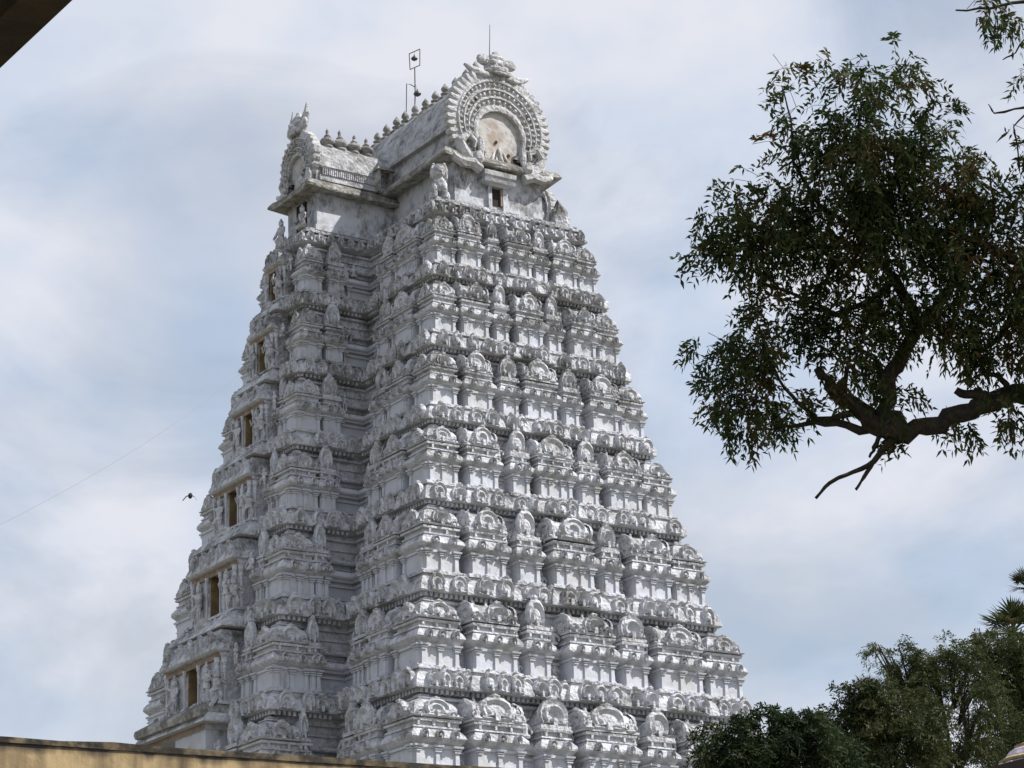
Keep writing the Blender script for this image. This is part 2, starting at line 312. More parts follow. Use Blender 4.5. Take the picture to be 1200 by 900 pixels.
def storey(k):
    """storey between lips ZK[k-1] (top) and ZK[k] (bottom)"""
    zb, zt = ZK[k], ZK[k-1]; H = zb-zt; H = zt-zb; u = H/3.0
    w, l, p, b = fw(zb), fl(zb), fp(zb), fb(zb); St = w-fw(zt); Bt = b-fb(zt)
    zf = lambda f: zt-(zt-zb)*f
    lim = -(St+.28*u)
    mb = MB(); mb.rings([cross(w, l, p, b, o*u, zf(f)) for f, o in CORE1]); b1 = mb
    mb = MB(); mb.rings([cross(w, l, p, b, max(o*u, lim), zf(f)) for f, o in CORE2]); c2_ = mb
    mb = MB(); prof = [(.42, max(-.58*u, lim))]+[(f_, -St-o_*u) for f_, o_ in ((.40, .30), (.345, .30), (.34, .14), (.325, .11), (.30, .13), (.295, .30), (.20, .30), (.195, .24), (.175, .24), (.17, .30), (.10, .30), (.095, .2), (.07, .2), (.065, .3), (.03, .30))]
    rs = []
    for f, o in prof: rs.append(cross(w, l, p, b, o, zf(f)))
    rs[-1] = cross(fw(zt), fl(zt), fp(zt), fb(zt), -.30*u, zf(.0)); rs[-2] = cross(fw(zt), fl(zt), fp(zt), fb(zt), -.30*u, zf(.03))
    mb.rings(rs)
    st = ob('storey', c2_, M_wall, tower, jit=.006); ob('attic', mb, M_orn, st, jit=.004)
    ob('base_band', b1, M_orn, st, jit=.004)
    # dentils under the lip, joined (far too many to count)
    dm = MB()
    def dent(n, o, length, z, d=.0):
        M = frame(n, o, z); cnt = int(length/(.17*u))
        for i in range(cnt):
            x = (i+.5)/cnt*length-length/2
            t = MB().box(x-.045*u, x+.045*u, -.3*u, -.06*u+d, -.13*u, -.005); dm.addm(t, M)
    dent((0, -1), (0, -l), 2*w-.2, zb); dent((-1, 0), (-w, -(l+b)/2), l-b-.2, zb); dent((0, -1), (-w-p/2, -b), p-.2, zb); dent((-1, 0), (-w-p, 0), 2*b-.2, zb)
    ob('bracket_row', dm, M_orn, st, kind='stuff')

    def block(n, o, hw, kind, corner=False, dep=None, nm='bay', vis=1.0, npil=2):
        """o: point on the lip outline at bay centre; n: outward normal"""
        m = MB(); rs = []; push = 0 if corner else (.04 if kind == 'panj' else (.20 if abs(o[0]) < .3*w and n[0] == 0 else .12))*u
        o = (o[0]+n[0]*push, o[1]+n[1]*push)
        back = -1.25*u-push
        for f, off in PROF:
            off += random.uniform(-.008, .008); e = (off+.30)*u; y1 = off*u; h = hw+e
            y0 = back if not corner else -(2*hw)-.30*u-.0-e-.0
            rs.append([(-h, y0, zf(f)-zb), (h, y0, zf(f)-zb), (h, y1, zf(f)-zb), (-h, y1, zf(f)-zb)])
        mlow = MB().rings(rs[:9]); mtop = MB().rings(rs[14:]); m.rings(rs[8:15])
        mlow_, m_ = mlow, m; m = mtop
        # little gables along the cornice, carved with the block
        cn = max(2, int(hw*2/(.42*u)))
        for i in range(cn):
            x = (i+.5)/cn*2*hw-hw
            m.addm(gab[i % 3], Matrix.Translation((x, -.24*u, zf(.505)-zb)) @ Matrix.Diagonal((.22*u, .5*u, .085*H, 1)))
            if k >= 4: m.addm(MB().box(-.5, .5, -.5, .5, -.5, .5), Matrix.Translation((x+.1*u, -.33*u, zf(.362)-zb)) @ Matrix.Diagonal((.07*u, .14*u, .04*H, 1)))
        M = frame(n, o, zb)
        link('bay', m_.mesh('bay', M_wall, jit=.005), st, M); link('base_moulding', mlow_.mesh('base_moulding', M_orn, jit=.004), st, M); link('bay_cornice', mtop.mesh('bay_cornice', M_orn, jit=.004), st, M)
        # pilasters
        ph = .185*H*1.12; pz = zf(.765)
        def pil(x, Mf, fat=1.0):
            put('pilaster', PIL, st, Mf @ Matrix.Translation((x, -.30*u, pz-zb)) @ Matrix.Diagonal((.185*u*fat, .19*u, ph, 1)), vis)
        xs = [-hw+.10*u, hw-.10*u]
        if npil >= 3: xs.append(0)
        if npil >= 4: xs = [-hw+.10*u, -hw*.36, hw*.36, hw-.10*u]
        for x in xs: pil(x, M)
        # roof
        rh = .262*H
        z0 = zf(.305)-zb
        if corner:
            Mr = M @ Matrix.Translation((0, -.30*u-hw, z0)) @ Matrix.Diagonal((2*hw*J(.03), 2*hw*J(.03), rh*1.05, 1)); put('miniature_roof', random.choice(KUTA), st, Mr, vis*3)
        else:
            d = (.30+.25)*u+St*.6
            me = random.choice({'sala': SALA, 'panj': PANJ}[kind])
            Mr = M @ Matrix.Translation((0, -.28*u-d/2, z0+random.uniform(-.01, .02)*H)) @ Matrix.Diagonal((2*hw*J(.04), d, rh*J(.07)*(1.0 if kind == 'sala' else 1.1), 1)) ; put('miniature_roof', me, st, Mr, vis*3)
        # gables on the base band
        for x in ([-hw*.62, hw*.62] if hw > .30*u else [0]):
            gabp(x, M, .11*u, vis)
        if hw > .62*u: gabp(0, M, .11*u, vis)
        if corner:
            for sd_ in ((-1, 0), (1, 0)) if vis > .4 else ():
                if (sd_[0] < 0) == (o[0] < 1):
                    Ms = frame(sd_, (o[0]+sd_[0]*(hw+.30*u), o[1]-n[1]*(.30*u+hw)), zb)
                    for x in (-hw*.8, 0, hw*.8): gabp(x, Ms, .11*u, vis*.9)
        return M
    def gabp(x, M, off, vis, s=1.0):
        if random.random() < .04: return
        put('gable_ornament', random.choice(GAB), st, M @ Matrix.Translation((x+random.uniform(-.03, .03)*u, off-.14*u, .02*u)) @ Matrix.Rotation(random.gauss(0, .05), 4, 'Y') @ Matrix.Rotation(random.gauss(0, .12), 4, 'Z') @ Matrix.Diagonal((.50*u*J(.16)*s, .46*u, .188*H*J(.10), 1)), vis)
    def statue(x, M, off, f, hgt, vis, kinds=(0, 1, 2)):
        i = random.choice(kinds); sx = 1.0
        put('statue', STA[i], st, M @ Matrix.Translation((x, off*u, zf(f)-zb)) @ Matrix.Rotation(random.uniform(-.4, .4), 4, 'Z') @ Matrix.Diagonal((hgt*H*.9, hgt*H*.8, hgt*H*J(.1), 1)), vis)

    # ---- end face (sunlit)
    cw = .108*2*w
    fr = [(.165, .282, 'sala', 2 if k < 4 else 3), (.333, .393, 'panj', 2), (.436, .564, 'sala', 3 if k < 4 else 4), (.607, .667, 'panj', 2), (.718, .835, 'sala', 2 if k < 4 else 3)]
    Mend = frame((0, -1), (0, -l), zb)
    fr = [(a+random.uniform(-.012, .006), c+random.uniform(-.006, .012), kd, n_) for a, c, kd, n_ in fr]
    for a, c, kind, npl in fr:
        x = (a+c)/2*2*w-w; block((0, -1), (x, -l), (c-a)/2*2*w, kind, npil=npl)
    edges = [cw/(2*w)]+[e for q_ in fr for e in q_[:2]]+[1-cw/(2*w)]
    for i in range(0, len(edges), 2):
        x = -((edges[i]+edges[i+1])/2*2*w-w)
        gabp(x, Mend, -.0*u, 1, .85); statue(x, Mend, -.58, .41, .22, 1)
        statue(x+random.uniform(-.03, .03), Mend, -.50, .76, .15, .8)
    for a, c, kind, npl in fr:      # figures beside the roofs
        x = -((a+c)/2*2*w-w); h = (c-a)*w
        if kind == 'sala':
            for s in (-1, 1): statue(x+s*h*.95, Mend, -.30, .30, .15, .9)
    # ---- corner blocks
    for (nx, cx, cy, vis) in (((0, -1), -w, -l, 1), ((0, -1), w, -l, 1)):
        h = cw/2-.0; sgn = 1 if cx < 0 else -1
        block(nx, (cx+sgn*(.30*u+h-.30*u*0)-sgn*0.30*u*0, cy), h, 'kuta', corner=True, npil=3 if k > 3 else 2)
    for cx, cy in ((-w, l), (w, l)):
        sgn = 1 if cx < 0 else -1
        block((0, 1), (cx+sgn*(.30*u+cw/2), cy), cw/2, 'kuta', corner=True, vis=.3)
    # pilasters of the near corner block on the long face
    h = cw/2
    ph = .185*H*1.12
    for yy in ((.10*u+.0), cw-.10*u):
        M = frame((-1, 0), (-w, -l+.30*u+yy), zb)
        put('pilaster', PIL, st, M @ Matrix.Translation((0, -.30*u+.0, zf(.765)-zb)) @ Matrix.Diagonal((.185*u, .19*u, ph, 1)), .8)
    # ---- long face, near part
    Rm = l-b-cw-.3*u
    for sg in (-1, 1):
        vis = .8 if sg < 0 else .3
        for a, c, kind in ((.08, .48, 'sala'), (.56, .80, 'panj')):
            y = l-.3*u-cw-(a+c)/2*Rm; M = block((-1, 0), (-w, sg*y), (c-a)/2*Rm, kind, vis=vis, npil=2 if k < 5 else 3)
        for a in (.02, .52, .86, .98):
            y = l-.3*u-cw-a*Rm; M = frame((-1, 0), (-w, sg*y), zb); gabp(0, M, -.0*u, vis, .8); statue(0, M, -.58, .41, .22, vis*.8)
        # pilaster in the inner corner
        put('pilaster', PIL, st, frame((-1, 0), (-w, sg*(b+.12*u)), zb) @ Matrix.Translation((0, -.62*u, zf(.765)-zb)) @ Matrix.Diagonal((.15*u, .17*u, ph, 1)), vis)
    # ---- transept side (faces the sun side) and its corner blocks
    c2 = .30+.2*b
    X = -w-p
    block((0, -1), (X+.30*u+c2/2, -b), c2/2, 'kuta', corner=True, npil=3 if k > 3 else 2)
    block((0, 1), (X+.30*u+c2/2, b), c2/2, 'kuta', corner=True, vis=.5)
    for cxs in (1,):
        block((0, -1), (w+p-.30*u-c2/2, -b), c2/2, 'kuta', corner=True, vis=.2)
    rem = p-c2-.6*u; xa = X+.30*u+c2
    hw = min(.24*rem+.08, .36*u)
    M = block((0, -1), (xa+rem*.42, -b), hw, 'panj', vis=.9)
    for xx in (xa-.02, xa+rem*.84, xa+rem*1.08):
        M = frame((0, -1), (xx, -b), zb); gabp(0, M, -.0*u, .8, .8); statue(0, M, -.58, .41, .2, .8)
    put('pilaster', PIL, st, frame((0, -1), (xa+rem*.92, -b), zb) @ Matrix.Translation((0, -.62*u, zf(.765)-zb)) @ Matrix.Diagonal((.15*u, .17*u, ph, 1)), .8)
    # ---- transept front
    dd_ = fd(zb); q = fq(zb)
    for yy in (.10*u, c2-.10*u):
        put('pilaster', PIL, st, frame((-1, 0), (X, -b+.30*u+yy), zb) @ Matrix.Translation((0, -.30*u, zf(.765)-zb)) @ Matrix.Diagonal((.185*u, .19*u, ph, 1)), .8)
    for sg in (-1, 1):
        g0 = b-.3*u-c2; g1 = dd_+.05
        if g0-g1 > .35:
            hw2 = min((g0-g1)*.33, .5)
            block((-1, 0), (X, sg*(g0+g1)/2), hw2, 'panj', vis=.6)
        M = frame((-1, 0), (X, sg*(g0-.02)), zb); gabp(0, M, -.05*u, .6, .8); statue(0, M, -.5, .41, .2, .6)
        M = frame((-1, 0), (X, sg*(g1+.05)), zb); statue(0, M, -.1, .41, .22, .6)
    # ---- doorway projection
    if k <= 6: doorway(st, k, zb, zt, H, u, w, p, b, dd_, q, zf)
    return st

def doorway(st, k, zb, zt, H, u, w, p, b, D, Q, zf):
    X = -(w+p); M = frame((-1, 0), (X, 0), 0)          # local x along -y... outward = -X
    D0 = fd(zf(.25)); lipx = (fw(zf(.25))+fp(zf(.25))+fq(zf(.25)))-(w+p)   # outward distance of lintel lip
    of = Q-.12*u; hw = D*.92-.12*u; oh = min(.27*u+.015*k, hw*.4)
    op = max(lipx-.26*u, .06)
    for s in (-1, 1):
        x0, x1 = sorted((s*oh, s*hw)); m = MB().box(x0, x1, -.8*u, op, zf(.80), zf(.30)); link('door_pier', m.mesh('door_pier', M_orn, jit=.005), st, M)
        Ms = frame((0, s), (X-op*.45, s*hw), 0)
        put('round_pillar', RPIL, st, Ms @ Matrix.Translation((0, .03, zf(.80)+.005)) @ Matrix.Diagonal((.13*u, .10*u, zf(.33)-zf(.80), 1)), .8)
        put('statue', STA[2], st, Ms @ Matrix.Translation((.26*u, .03, zf(.79))) @ Matrix.Diagonal((.3*H, .3*H, .32*H, 1)), .8)
    # sill band, moulded
    m = MB(); rs = []
    for f, o in PROF[:10]:
        e = (o+.30)*u; yy = op+e+max(0, Q-.1*u-op-.30*u)*(f-.76)/.24; rs.append([(-hw-e, -.8*u, zf(f)), (hw+e, -.8*u, zf(f)), (hw+e, yy, zf(f)), (-hw-e, yy, zf(f))])
    m.rings(rs); link('door_sill', m.mesh('door_sill', M_orn, jit=.003), st, M)
    # lintel slab
    m = MB(); rs = []
    for f, o, hx in [(.31, op+.02, hw+.02), (.275, op+.06, hw+.05), (.27, lipx-.08, D0-.05), (.25, lipx, D0), (.235, lipx+.01, D0+.01), (.18, lipx-.06*u, D0-.03), (.12, lipx-.20*u, D0-.14*u), (.06, lipx-.34*u, D0-.24*u), (.02, lipx-.36*u, D0-.26*u)]:
        rs.append([(-hx, -.9*u, zf(f)), (hx, -.9*u, zf(f)), (hx, o, zf(f)), (-hx, o, zf(f))])
    m.rings(rs); link('lintel', m.mesh('lintel', M_orn, jit=.008), st, M)
    mb = MB().box(-hw*1.0, hw*1.0, op+.01, op+.07*u, zf(.335), zf(.272)); link('architrave', mb.mesh('architrave', M_beam), st, M)
    # opening liner
    mb = MB(); y0 = -.30*u; e = .012
    for s in (-1, 1):
        x0, x1 = sorted((s*(oh-e), s*(oh+.02))); mb = MB().box(x0, x1, y0, op+.004, zf(.765), zf(.31)); link('door_reveal', mb.mesh('door_reveal', M_ochre), st, M)
    mb = MB().box(-oh, oh, y0-.03, y0+.01, zf(.79), zf(.31)); link('shade_panel', mb.mesh('shade_panel', M_dark), st, M)  # dark sheet at the back, painted as the shade of the interior
    # slender pillars beside the opening and at the corners
    for s in (-1, 1):
        for x, r_ in ((oh+.10*u, .085*u), (hw-.10*u, .11*u)):
            put('round_pillar', RPIL, st, M @ Matrix.Translation((s*x, op+.08*u, zf(.80)+.005)) @ Matrix.Diagonal((r_, r_, zf(.33)-zf(.80), 1)), .8)
        put('statue', STA[0 if s < 0 else 2], st, M @ Matrix.Translation((s*(oh+hw)/2, op+.12*u, zf(.78))) @ Matrix.Diagonal((.44*H*.75, .44*H*.6, .42*H, 1)), .8)
    # gables over lintel
    for i in range(5 if k > 3 else 3):
        n_ = 5 if k > 3 else 3; x = (i-(n_-1)/2)/n_*2*D0*.9
        put('gable_ornament', random.choice(GAB), st, M @ Matrix.Translation((x, lipx-.22*u, zf(.245))) @ Matrix.Diagonal((.34*u, .5*u, .19*H, 1)), .7)
    for i in range(2):
        put('statue', random.choice(STA), st, M @ Matrix.Translation(((i-.5)*D0, lipx-.5*u, zf(.04))) @ Matrix.Diagonal((.5*u, .5*u, .2*H, 1)), .6)
    # gable attic on the lintel
    put('miniature_roof', random.choice(SALA), st, M @ Matrix.Translation((0, lipx-.85*u, zf(.03))) @ Matrix.Diagonal((D0*1.35, .75*u, .26*H, 1)), 2)

for k in range(1, 8): storey(k)

# ---- plinth down to the ground
mb = MB(); z7 = ZK[7]
rs = [cross(fw(z7), fl(z7), fp(z7), fb(z7), o, z) for z, o in ((0, 1.5), (1.0, 1.5), (1.2, 1.2), (6.5, 1.0), (6.6, 1.3), (7.0, 1.3), (7.1, .8), (12.4, .1), (12.5, .5), (12.9, .5), (13.2, -.25))]
mb.rings(rs); ob('plinth', mb, M_plinth, tower)

# ---- entrance slab low on the transept front
zl = 17.05; XL = -(fw(zl)+fp(zl)+fq(zl)); DL = fd(zl)+.2; M0 = frame((-1, 0), (XL, .2), .38)
m = MB(); rs = []
for z, o, h in [(16.72, -.22, DL-.22), (16.74, -.03, DL-.03), (16.86, .02, DL+.02), (16.98, .0, DL), (17.2, -.35, DL-.25), (17.42, -.75, DL-.45), (17.62, -1.0, DL-.55)]:
    rs.append([(-h, -2.6, z), (h, -2.6, z), (h, o, z), (-h, o, z)])
m.rings(rs); slab = link('entrance_canopy', m.mesh('entrance_canopy', M_eave, jit=.02), tower, M0)
for i in range(9):
    x = (i-4)/4*(DL-.25)
    link('canopy_relief', random.choice(GAB), slab, Matrix.Translation((x, -.45+random.uniform(-.05, .05), 16.98)) @ Matrix.Rotation(R(38), 4, 'X') @ Matrix.Diagonal((.34, .3, .5, 1)))
m = MB().box(-DL+.25, DL-.25, -2.6, -.22, 16.55, 16.714).box(-DL+.30, DL-.30, -2.6, -.30, 16.36, 16.548)
link('entrance_frieze', m.mesh('entrance_frieze', M_wall), tower, M0)
m = MB().box(-DL+.252, DL-.252, -.218, -.20, 16.555, 16.71).box(-DL+.302, DL-.302, -.298, -.27, 16.37, 16.54)
link('entrance_beam', m.mesh('entrance_beam', M_beam), tower, M0)
OX0, OX1 = .10, 1.45
m = MB()
for x0, x1 in ((-DL+.35, OX0), (OX1, DL-.35)): m.box(x0, x1, -2.6, -.36, 12.0, 16.359)
m.box(-DL+.35, DL-.35, -2.6, -1.6, 12.0, 16.35)
eb = link('entrance_block', m.mesh('entrance_block', M_wall), tower, M0)
m = MB()
m.box(OX0+.002, OX1-.002, -1.59, -1.5, 12.0, 16.34)
link('shade_panel', m.mesh('shade_panel', M_dark), eb, Matrix())  # near-black back sheet: shade of the entrance put into its colour
for x in (-DL+.5, DL-.5):
    m = MB(); m.lathe([(.06, 0), (.3, .04), (.34, .14), (.2, .2)], 8, (x, -.2, 15.3)); link('bracket', m.mesh('bracket', M_eave), eb, Matrix())

# ---- top: band, neck, eaves, roof
zt = ZK[0]; w0, l0, p0, b0 = fw(zt), fl(zt), fp(zt), fb(zt)
mb = MB(); mb.rings([cross(w0, l0, p0, b0, o, zt+z) for z, o in [(-.12, -.3), (-.05, -.14), (0, 0), (.04, 0), (.14, -.05), (.26, -.13), (.34, -.18), (.34, -.24), (.42, -.24), (.42, -.14), (.50, -.13), (.52, -.22), (.60, -.22), (.60, -.28)]])
top = ob('top_band', mb, M_orn, tower, jit=.008)
def band(n, o, length, cnt):
    M = frame(n, o, zt)
    for i in range(cnt):
        x = (i+.5)/cnt*length-length/2
        put('gable_ornament', random.choice(GAB), top, M @ Matrix.Translation((x, -.07, .02)) @ Matrix.Diagonal((.27*J(.1), .3, .37*J(.06), 1)))
band((0, -1), (0, -l0), 2*w0-.1, 15); band((-1, 0), (-w0, -(l0+b0)/2), l0-b0, 10); band((0, -1), (-w0-p0/2, -b0), p0-.1, 6); band((-1, 0), (-w0-p0, 0), 2*b0, 6)
NX, NY = 1.80, 4.98; TX, TY = 4.92, 1.02
m = MB().box(-NX, NX, -NY, -.9, 34.55, 36.5).box(-NX, NX, -.9, .9, 34.55, 36.5).box(-NX, NX, .9, NY, 34.55, 36.5)
m = MB().box(-NX, NX, -NY, NY, 34.55, 36.5)
m.box(-TX, -NX+.01, -TY, TY, 34.552, 36.2); m.box(NX-.01, TX, -TY, TY, 34.552, 36.2)
neck = ob('neck_wall', m, M_wall, tower)
# base moulding of the neck
m = MB(); m.box(-NX-.12, NX+.12, -NY-.12, NY+.12, 34.56, 34.78); m.box(-TX-.1, TX+.1, -TY-.1, TY+.1, 34.562, 34.76)
ob('neck_moulding', m, M_wall, tower)
# window and its hood on the end face
hd = frame((0, -1), (0, -NY), 0)
for x0_, x1_ in ((-.24, -.10), (.36, .50)): link('window_frame', MB().box(x0_, x1_, 0, .12, 34.8, 35.66).mesh('window_frame', M_wall), neck, hd)
m = MB().box(-.10, .36, .002, .03, 35.0, 35.62); wi = link('window', m.mesh('window', M_dark), neck, hd)  # flat panel on the wall, its dark colour painted as window shade
m = MB().box(-.098, -.02, .031, .10, 35.0, 35.62); link('window_jamb', m.mesh('window_jamb', M_beam), neck, hd)
m = MB()
m.rings([[(.13-h, 0, z-.26), (.13+h, 0, z-.26), (.13+h, y, z-.26), (.13-h, y, z-.26)] for z, y, h in [(35.92, .14, .42), (35.98, .2, .46), (36.0, .32, .62), (36.1, .36, .66), (36.14, .28, .6), (36.22, .28, .6), (36.24, .34, .64), (36.4, .36, .66)]])
link('window_hood', m.mesh('window_hood', M_wall), neck, hd)
# eaves
def eave(name, x, y, z, dx, h, mt=M_eave):
    m = MB(); pr = [(z+.02, -.50), (z-.03, -.12), (z-.02, -.02), (z+.05, .02), (z+.13, -.02), (z+.26, -.12), (z+.40, -.30), (z+h, -.46)]
    seg = []
    for zz, o in pr:
        ring = []; X, Y = x+o*dx, y+o*dx; nn = 10
        for (ax, ay, bx, by) in ((-X, -Y, X, -Y), (X, -Y, X, Y), (X, Y, -X, Y), (-X, Y, -X, -Y)):
            for i in range(nn):
                t = i/nn; e = abs(t-.5)*2; ring.append((ax+(bx-ax)*t, ay+(by-ay)*t, zz+(.10*e**6 if o > -.2 else 0)+random.uniform(-.012, .012)))
        seg.append(ring)
    m.rings(seg); return ob(name, m, mt, tower, jit=.012)
ev = eave('eave', 2.42, 5.36, 36.32, 1.0, .52); ev2 = eave('eave', 5.52, 1.42, 35.98, .95, .50)
def relief(evo, n, o, length, z, cnt, s):
    M = frame(n, o, z)
    for i in range(cnt):
        x = (i+.5)/cnt*length-length/2
        put('eave_relief', random.choice(GAB), evo, M @ Matrix.Translation((x, -.30, .06)) @ Matrix.Rotation(R(35), 4, 'X') @ Matrix.Diagonal((s, .16, s*1.1, 1)))
relief(ev, (0, -1), (-1.55, -5.36), 1.5, 36.32, 5, .24); relief(ev, (0, -1), (1.55, -5.36), 1.5, 36.32, 5, .24)
relief(ev, (-1, 0), (-2.42, -3.4), 3.6, 36.32, 12, .24); relief(ev2, (0, -1), (-3.9, -1.42), 3.0, 35.98, 11, .22)
# barrel roofs
def barrel(half, z0, zr, a, b_, axis):
    n = 14; pr_ = []
    for i in range(n+1):
        t = i/n*2-1; x = half*(1.0+.10*math.sin(math.pi*(1-abs(t))))*math.copysign(abs(t)**.62 if abs(t) < 1 else 1, t) if t else 0
        a_ = math.pi/2*t; x = half*1.05*math.copysign(abs(math.sin(a_))**.8, t) if t else 0
        z = z0+(zr-z0)*abs(math.cos(a_))**.92
        pr_.append((x, z))
    m = MB(); segs = 24; rs = []
    for s in range(segs+1):
        d = a+(b_-a)*s/segs; rs.append([((x, d, z) if axis == 'y' else (d, x, z)) for x, z in pr_])
    m.rings(rs); return m
rf = ob('barrel_roof', barrel(1.78, 36.8, 39.95, -4.95, 4.95, 'y'), M_roof, tower, jit=.01)
m = barrel(1.0, 36.45, 38.2, -4.95, 4.95, 'x'); rf2 = ob('barrel_roof', m, M_roof, tower, jit=.008)
# ribs and mouldings on the roofs
m = MB(); m.box(-1.98, 1.98, -4.9, 4.9, 36.82, 37.04); m.box(-2.02, 2.02, -4.9, 4.9, 37.5, 37.60); rb = ob('roof_moulding', m, M_roof, rf, jit=.0)
m = MB(); m.box(-4.85, -2.05, -1.12, 1.12, 36.46, 36.66).box(-4.85, -2.05, -1.1, 1.1, 36.95, 37.03); ob('roof_moulding', m, M_roof, rf2)
m = MB()
for i in range(34):
    x = -4.75+i*.08
    m.box(x, x+.045, -1.16, -1.0, 36.67, 36.90)
ob('roof_fluting', m, M_orn, rf2, kind='stuff')
m = MB()
for i in range(34):
    x = -4.8+i*.085
    for j in range(4):
        z = 37.1+j*.2; y = -1.06+.13*j+.02*(j > 2)
        m.addm(MB().box(-.04, .04, -.02, .02, -.12, .10), Matrix.Translation((x+.04*(j % 2), y, z)) @ Matrix.Rotation(R(-22), 4, 'X'))
ob('roof_scales', m, M_orn, rf2, kind='stuff')
m = MB().box(-.16, .16, -4.85, 4.85, 39.86, 40.04); ob('ridge', m, M_roof, rf, jit=.0)
m = MB().box(-4.85, -.6, -.13, .13, 38.12, 38.28); ob('ridge', m, M_roof, rf2)

# ---- finials
kp = [(.10, 0), (.17, .03), (.19, .07), (.11, .10), (.10, .14), (.22, .18), (.27, .26), (.26, .34), (.17, .42), (.10, .46), (.10, .49), (.17, .52), (.17, .55), (.08, .59), (.07, .63), (.13, .67), (.15, .74), (.11, .83), (.04, .93), (.01, .98)]
K1 = MB().lathe(kp, 12).mesh('finial', M_kal, smooth=True)
kp2 = [(.15, 0), (.2, .03), (.2, .09), (.13, .12), (.2, .17), (.27, .24), (.27, .32), (.2, .40), (.1, .46), (.1, .49), (.13, .51), (.07, .55), (.05, .66), (.075, .70), (.03, .78), (.01, .84)]
K2 = MB().lathe(kp2, 12).mesh('finial', M_kal, smooth=True)
for j in range(-6, 5):
    link('finial', K1, rf, Matrix.Translation((0, .27+.68*j, 40.03)) @ Matrix.Rotation(R(random.uniform(-3, 3)), 4, 'X') @ Matrix.Diagonal((J(.06), J(.06), .98*J(.05), 1)))
for j in range(4):
    for s in (-1, 1):
        link('finial', K2, rf2, Matrix.Translation((s*(2.3+.53*j), 0, 38.26)) @ Matrix.Rotation(R(random.uniform(-4, 4)), 4, 'Y') @ Matrix.Diagonal((J(.06), J(.06), .95*J(.06), 1)))

# ---- great horseshoe gables
def great_arch(Mf, Rr, zc, nm, medal=True):
    """Mf: frame with z=0; ring outline lerps from outer circle to a lower inner circle"""
    n = 44; a0 = R(-52)
    ri, zi = Rr*.47, zc-Rr*.24
    def pt(a, t, y):  # t=0 outer .. 1 inner
        r = Rr+(ri-Rr)*t; c = zc+(zi-zc)*t
        x = r*math.cos(a); z = c+r*math.sin(a)
        return (x, y, z)
    prof = [(0, -.25), (0, .02), (.04, .12), (.20, .16), (.22, .22), (.27, .22), (.29, .14), (.42, .14), (.44, .22), (.48, .22), (.50, .13), (.62, .13), (.64, .20), (.68, .20), (.70, .12), (.84, .11), (.86, .18), (.93, .20), (1.0, .18), (1.0, .02)]
    rs = []
    for t, y in prof:
        rs.append([pt(a0+(math.pi-2*a0)*i/n, t*.98+.02, y) for i in range(n+1)])
    m = MB(); m.rings(rs, cap=False, closed=False)
    arch = link('gable_arch', m.mesh('gable_arch', M_arch, jit=.012), tower, Mf)
    # medallion behind
    mm = MB(); ring = [pt(a0+(math.pi-2*a0)*i/n, 1, 0) for i in range(n+1)]+[(-ri*.75, 0, zc-Rr*.98), (ri*.75, 0, zc-Rr*.98)]
    mm.rings([[(x, -.25, z) for x, y, z in ring], [(x, .04, z) for x, y, z in ring]])
    link('medallion', mm.mesh('medallion', M_medal), arch, Matrix())
    # flames round the rim
    fm = MB(); k = 1
    fl_ = [(-.5, -.75), (-.5, .35), (-.44, .7), (-.12, 1.0), (.22, .92), (.46, .62), (.5, -.75)]
    fm.rings([[(x, -.5, z) for x, z in fl_], [(x*1.0, .3, z) for x, z in fl_], [(x*.30, .62, z*.92) for x, z in fl_]])
    FM = fm.mesh('flame', M_arch)
    nf = int(38*max(.6, min(1, Rr/2)))
    for i in range(nf):
        a = a0+(math.pi-2*a0)*(i+.5)/nf
        if abs(a-math.pi/2) < .13: continue
        s = Rr*(math.pi-2*a0)/nf
        x, y, z = pt(a, .13, .0)
        flip = -1 if a > math.pi/2 else 1
        Mr = Matrix.Translation((x, y, z)) @ Matrix.Rotation(-(a-math.pi/2), 4, 'Y') @ Matrix.Diagonal((s*1.22*flip, .26, Rr*.155*J(.05), 1))
        link('flame', FM, arch, Mr)
    # bead rows
    for t, cnt, sz in ((.355, 40, .95), (.56, 34, .85), (.77, 26, .8)):
        bm = MB().ell((0, 0, 0), (.5, .5, .5), 6, 4).mesh('bead', M_arch)
        cnt = int(cnt*max(.45, min(1, Rr/2)))
        for i in range(cnt):
            a = a0+(math.pi-2*a0)*(i+.5)/cnt; x, y, z = pt(a, t, .15); s = (Rr+(ri-Rr)*t)*(math.pi-2*a0)/cnt
            link('bead', bm, arch, Matrix.Translation((x, y, z)) @ Matrix.Rotation(-(a-math.pi/2), 4, 'Y') @ Matrix.Diagonal((s*.62*J(.2), .16*J(.3), Rr*.09*sz*J(.15), 1)))
    # curled feet left and right
    for s in (-1, 1):
        m = MB()
        m.tube([(s*Rr*.60, .12, zc-Rr*.86), (s*Rr*.78, .16, zc-Rr*.72), (s*Rr*.86, .2, zc-Rr*.52), (s*Rr*.70, .26, zc-Rr*.38), (s*Rr*.56, .26, zc-Rr*.48), (s*Rr*.60, .24, zc-Rr*.60)], [.12*Rr, .12*Rr, .10*Rr, .08*Rr, .06*Rr, .04*Rr], 7)
        m.tube([(s*Rr*.45, .2, zc-Rr*.97), (s*Rr*.62, .26, zc-Rr*.90), (s*Rr*.82, .28, zc-Rr*.93), (s*Rr*.98, .28, zc-Rr*.86), (s*Rr*1.05, .26, zc-Rr*.76)], [.10*Rr, .10*Rr, .09*Rr, .07*Rr, .03*Rr], 7)
        m.ell((s*Rr*.44, .25, zc-Rr*.55), (.07*Rr, .06*Rr, .22*Rr), 7, 5); m.ell((s*Rr*.52, .27, zc-Rr*.78), (.12*Rr, .1*Rr, .14*Rr), 7, 5)
        link('scroll', m.mesh('scroll', M_arch, jit=.02), arch, Matrix())
    return arch
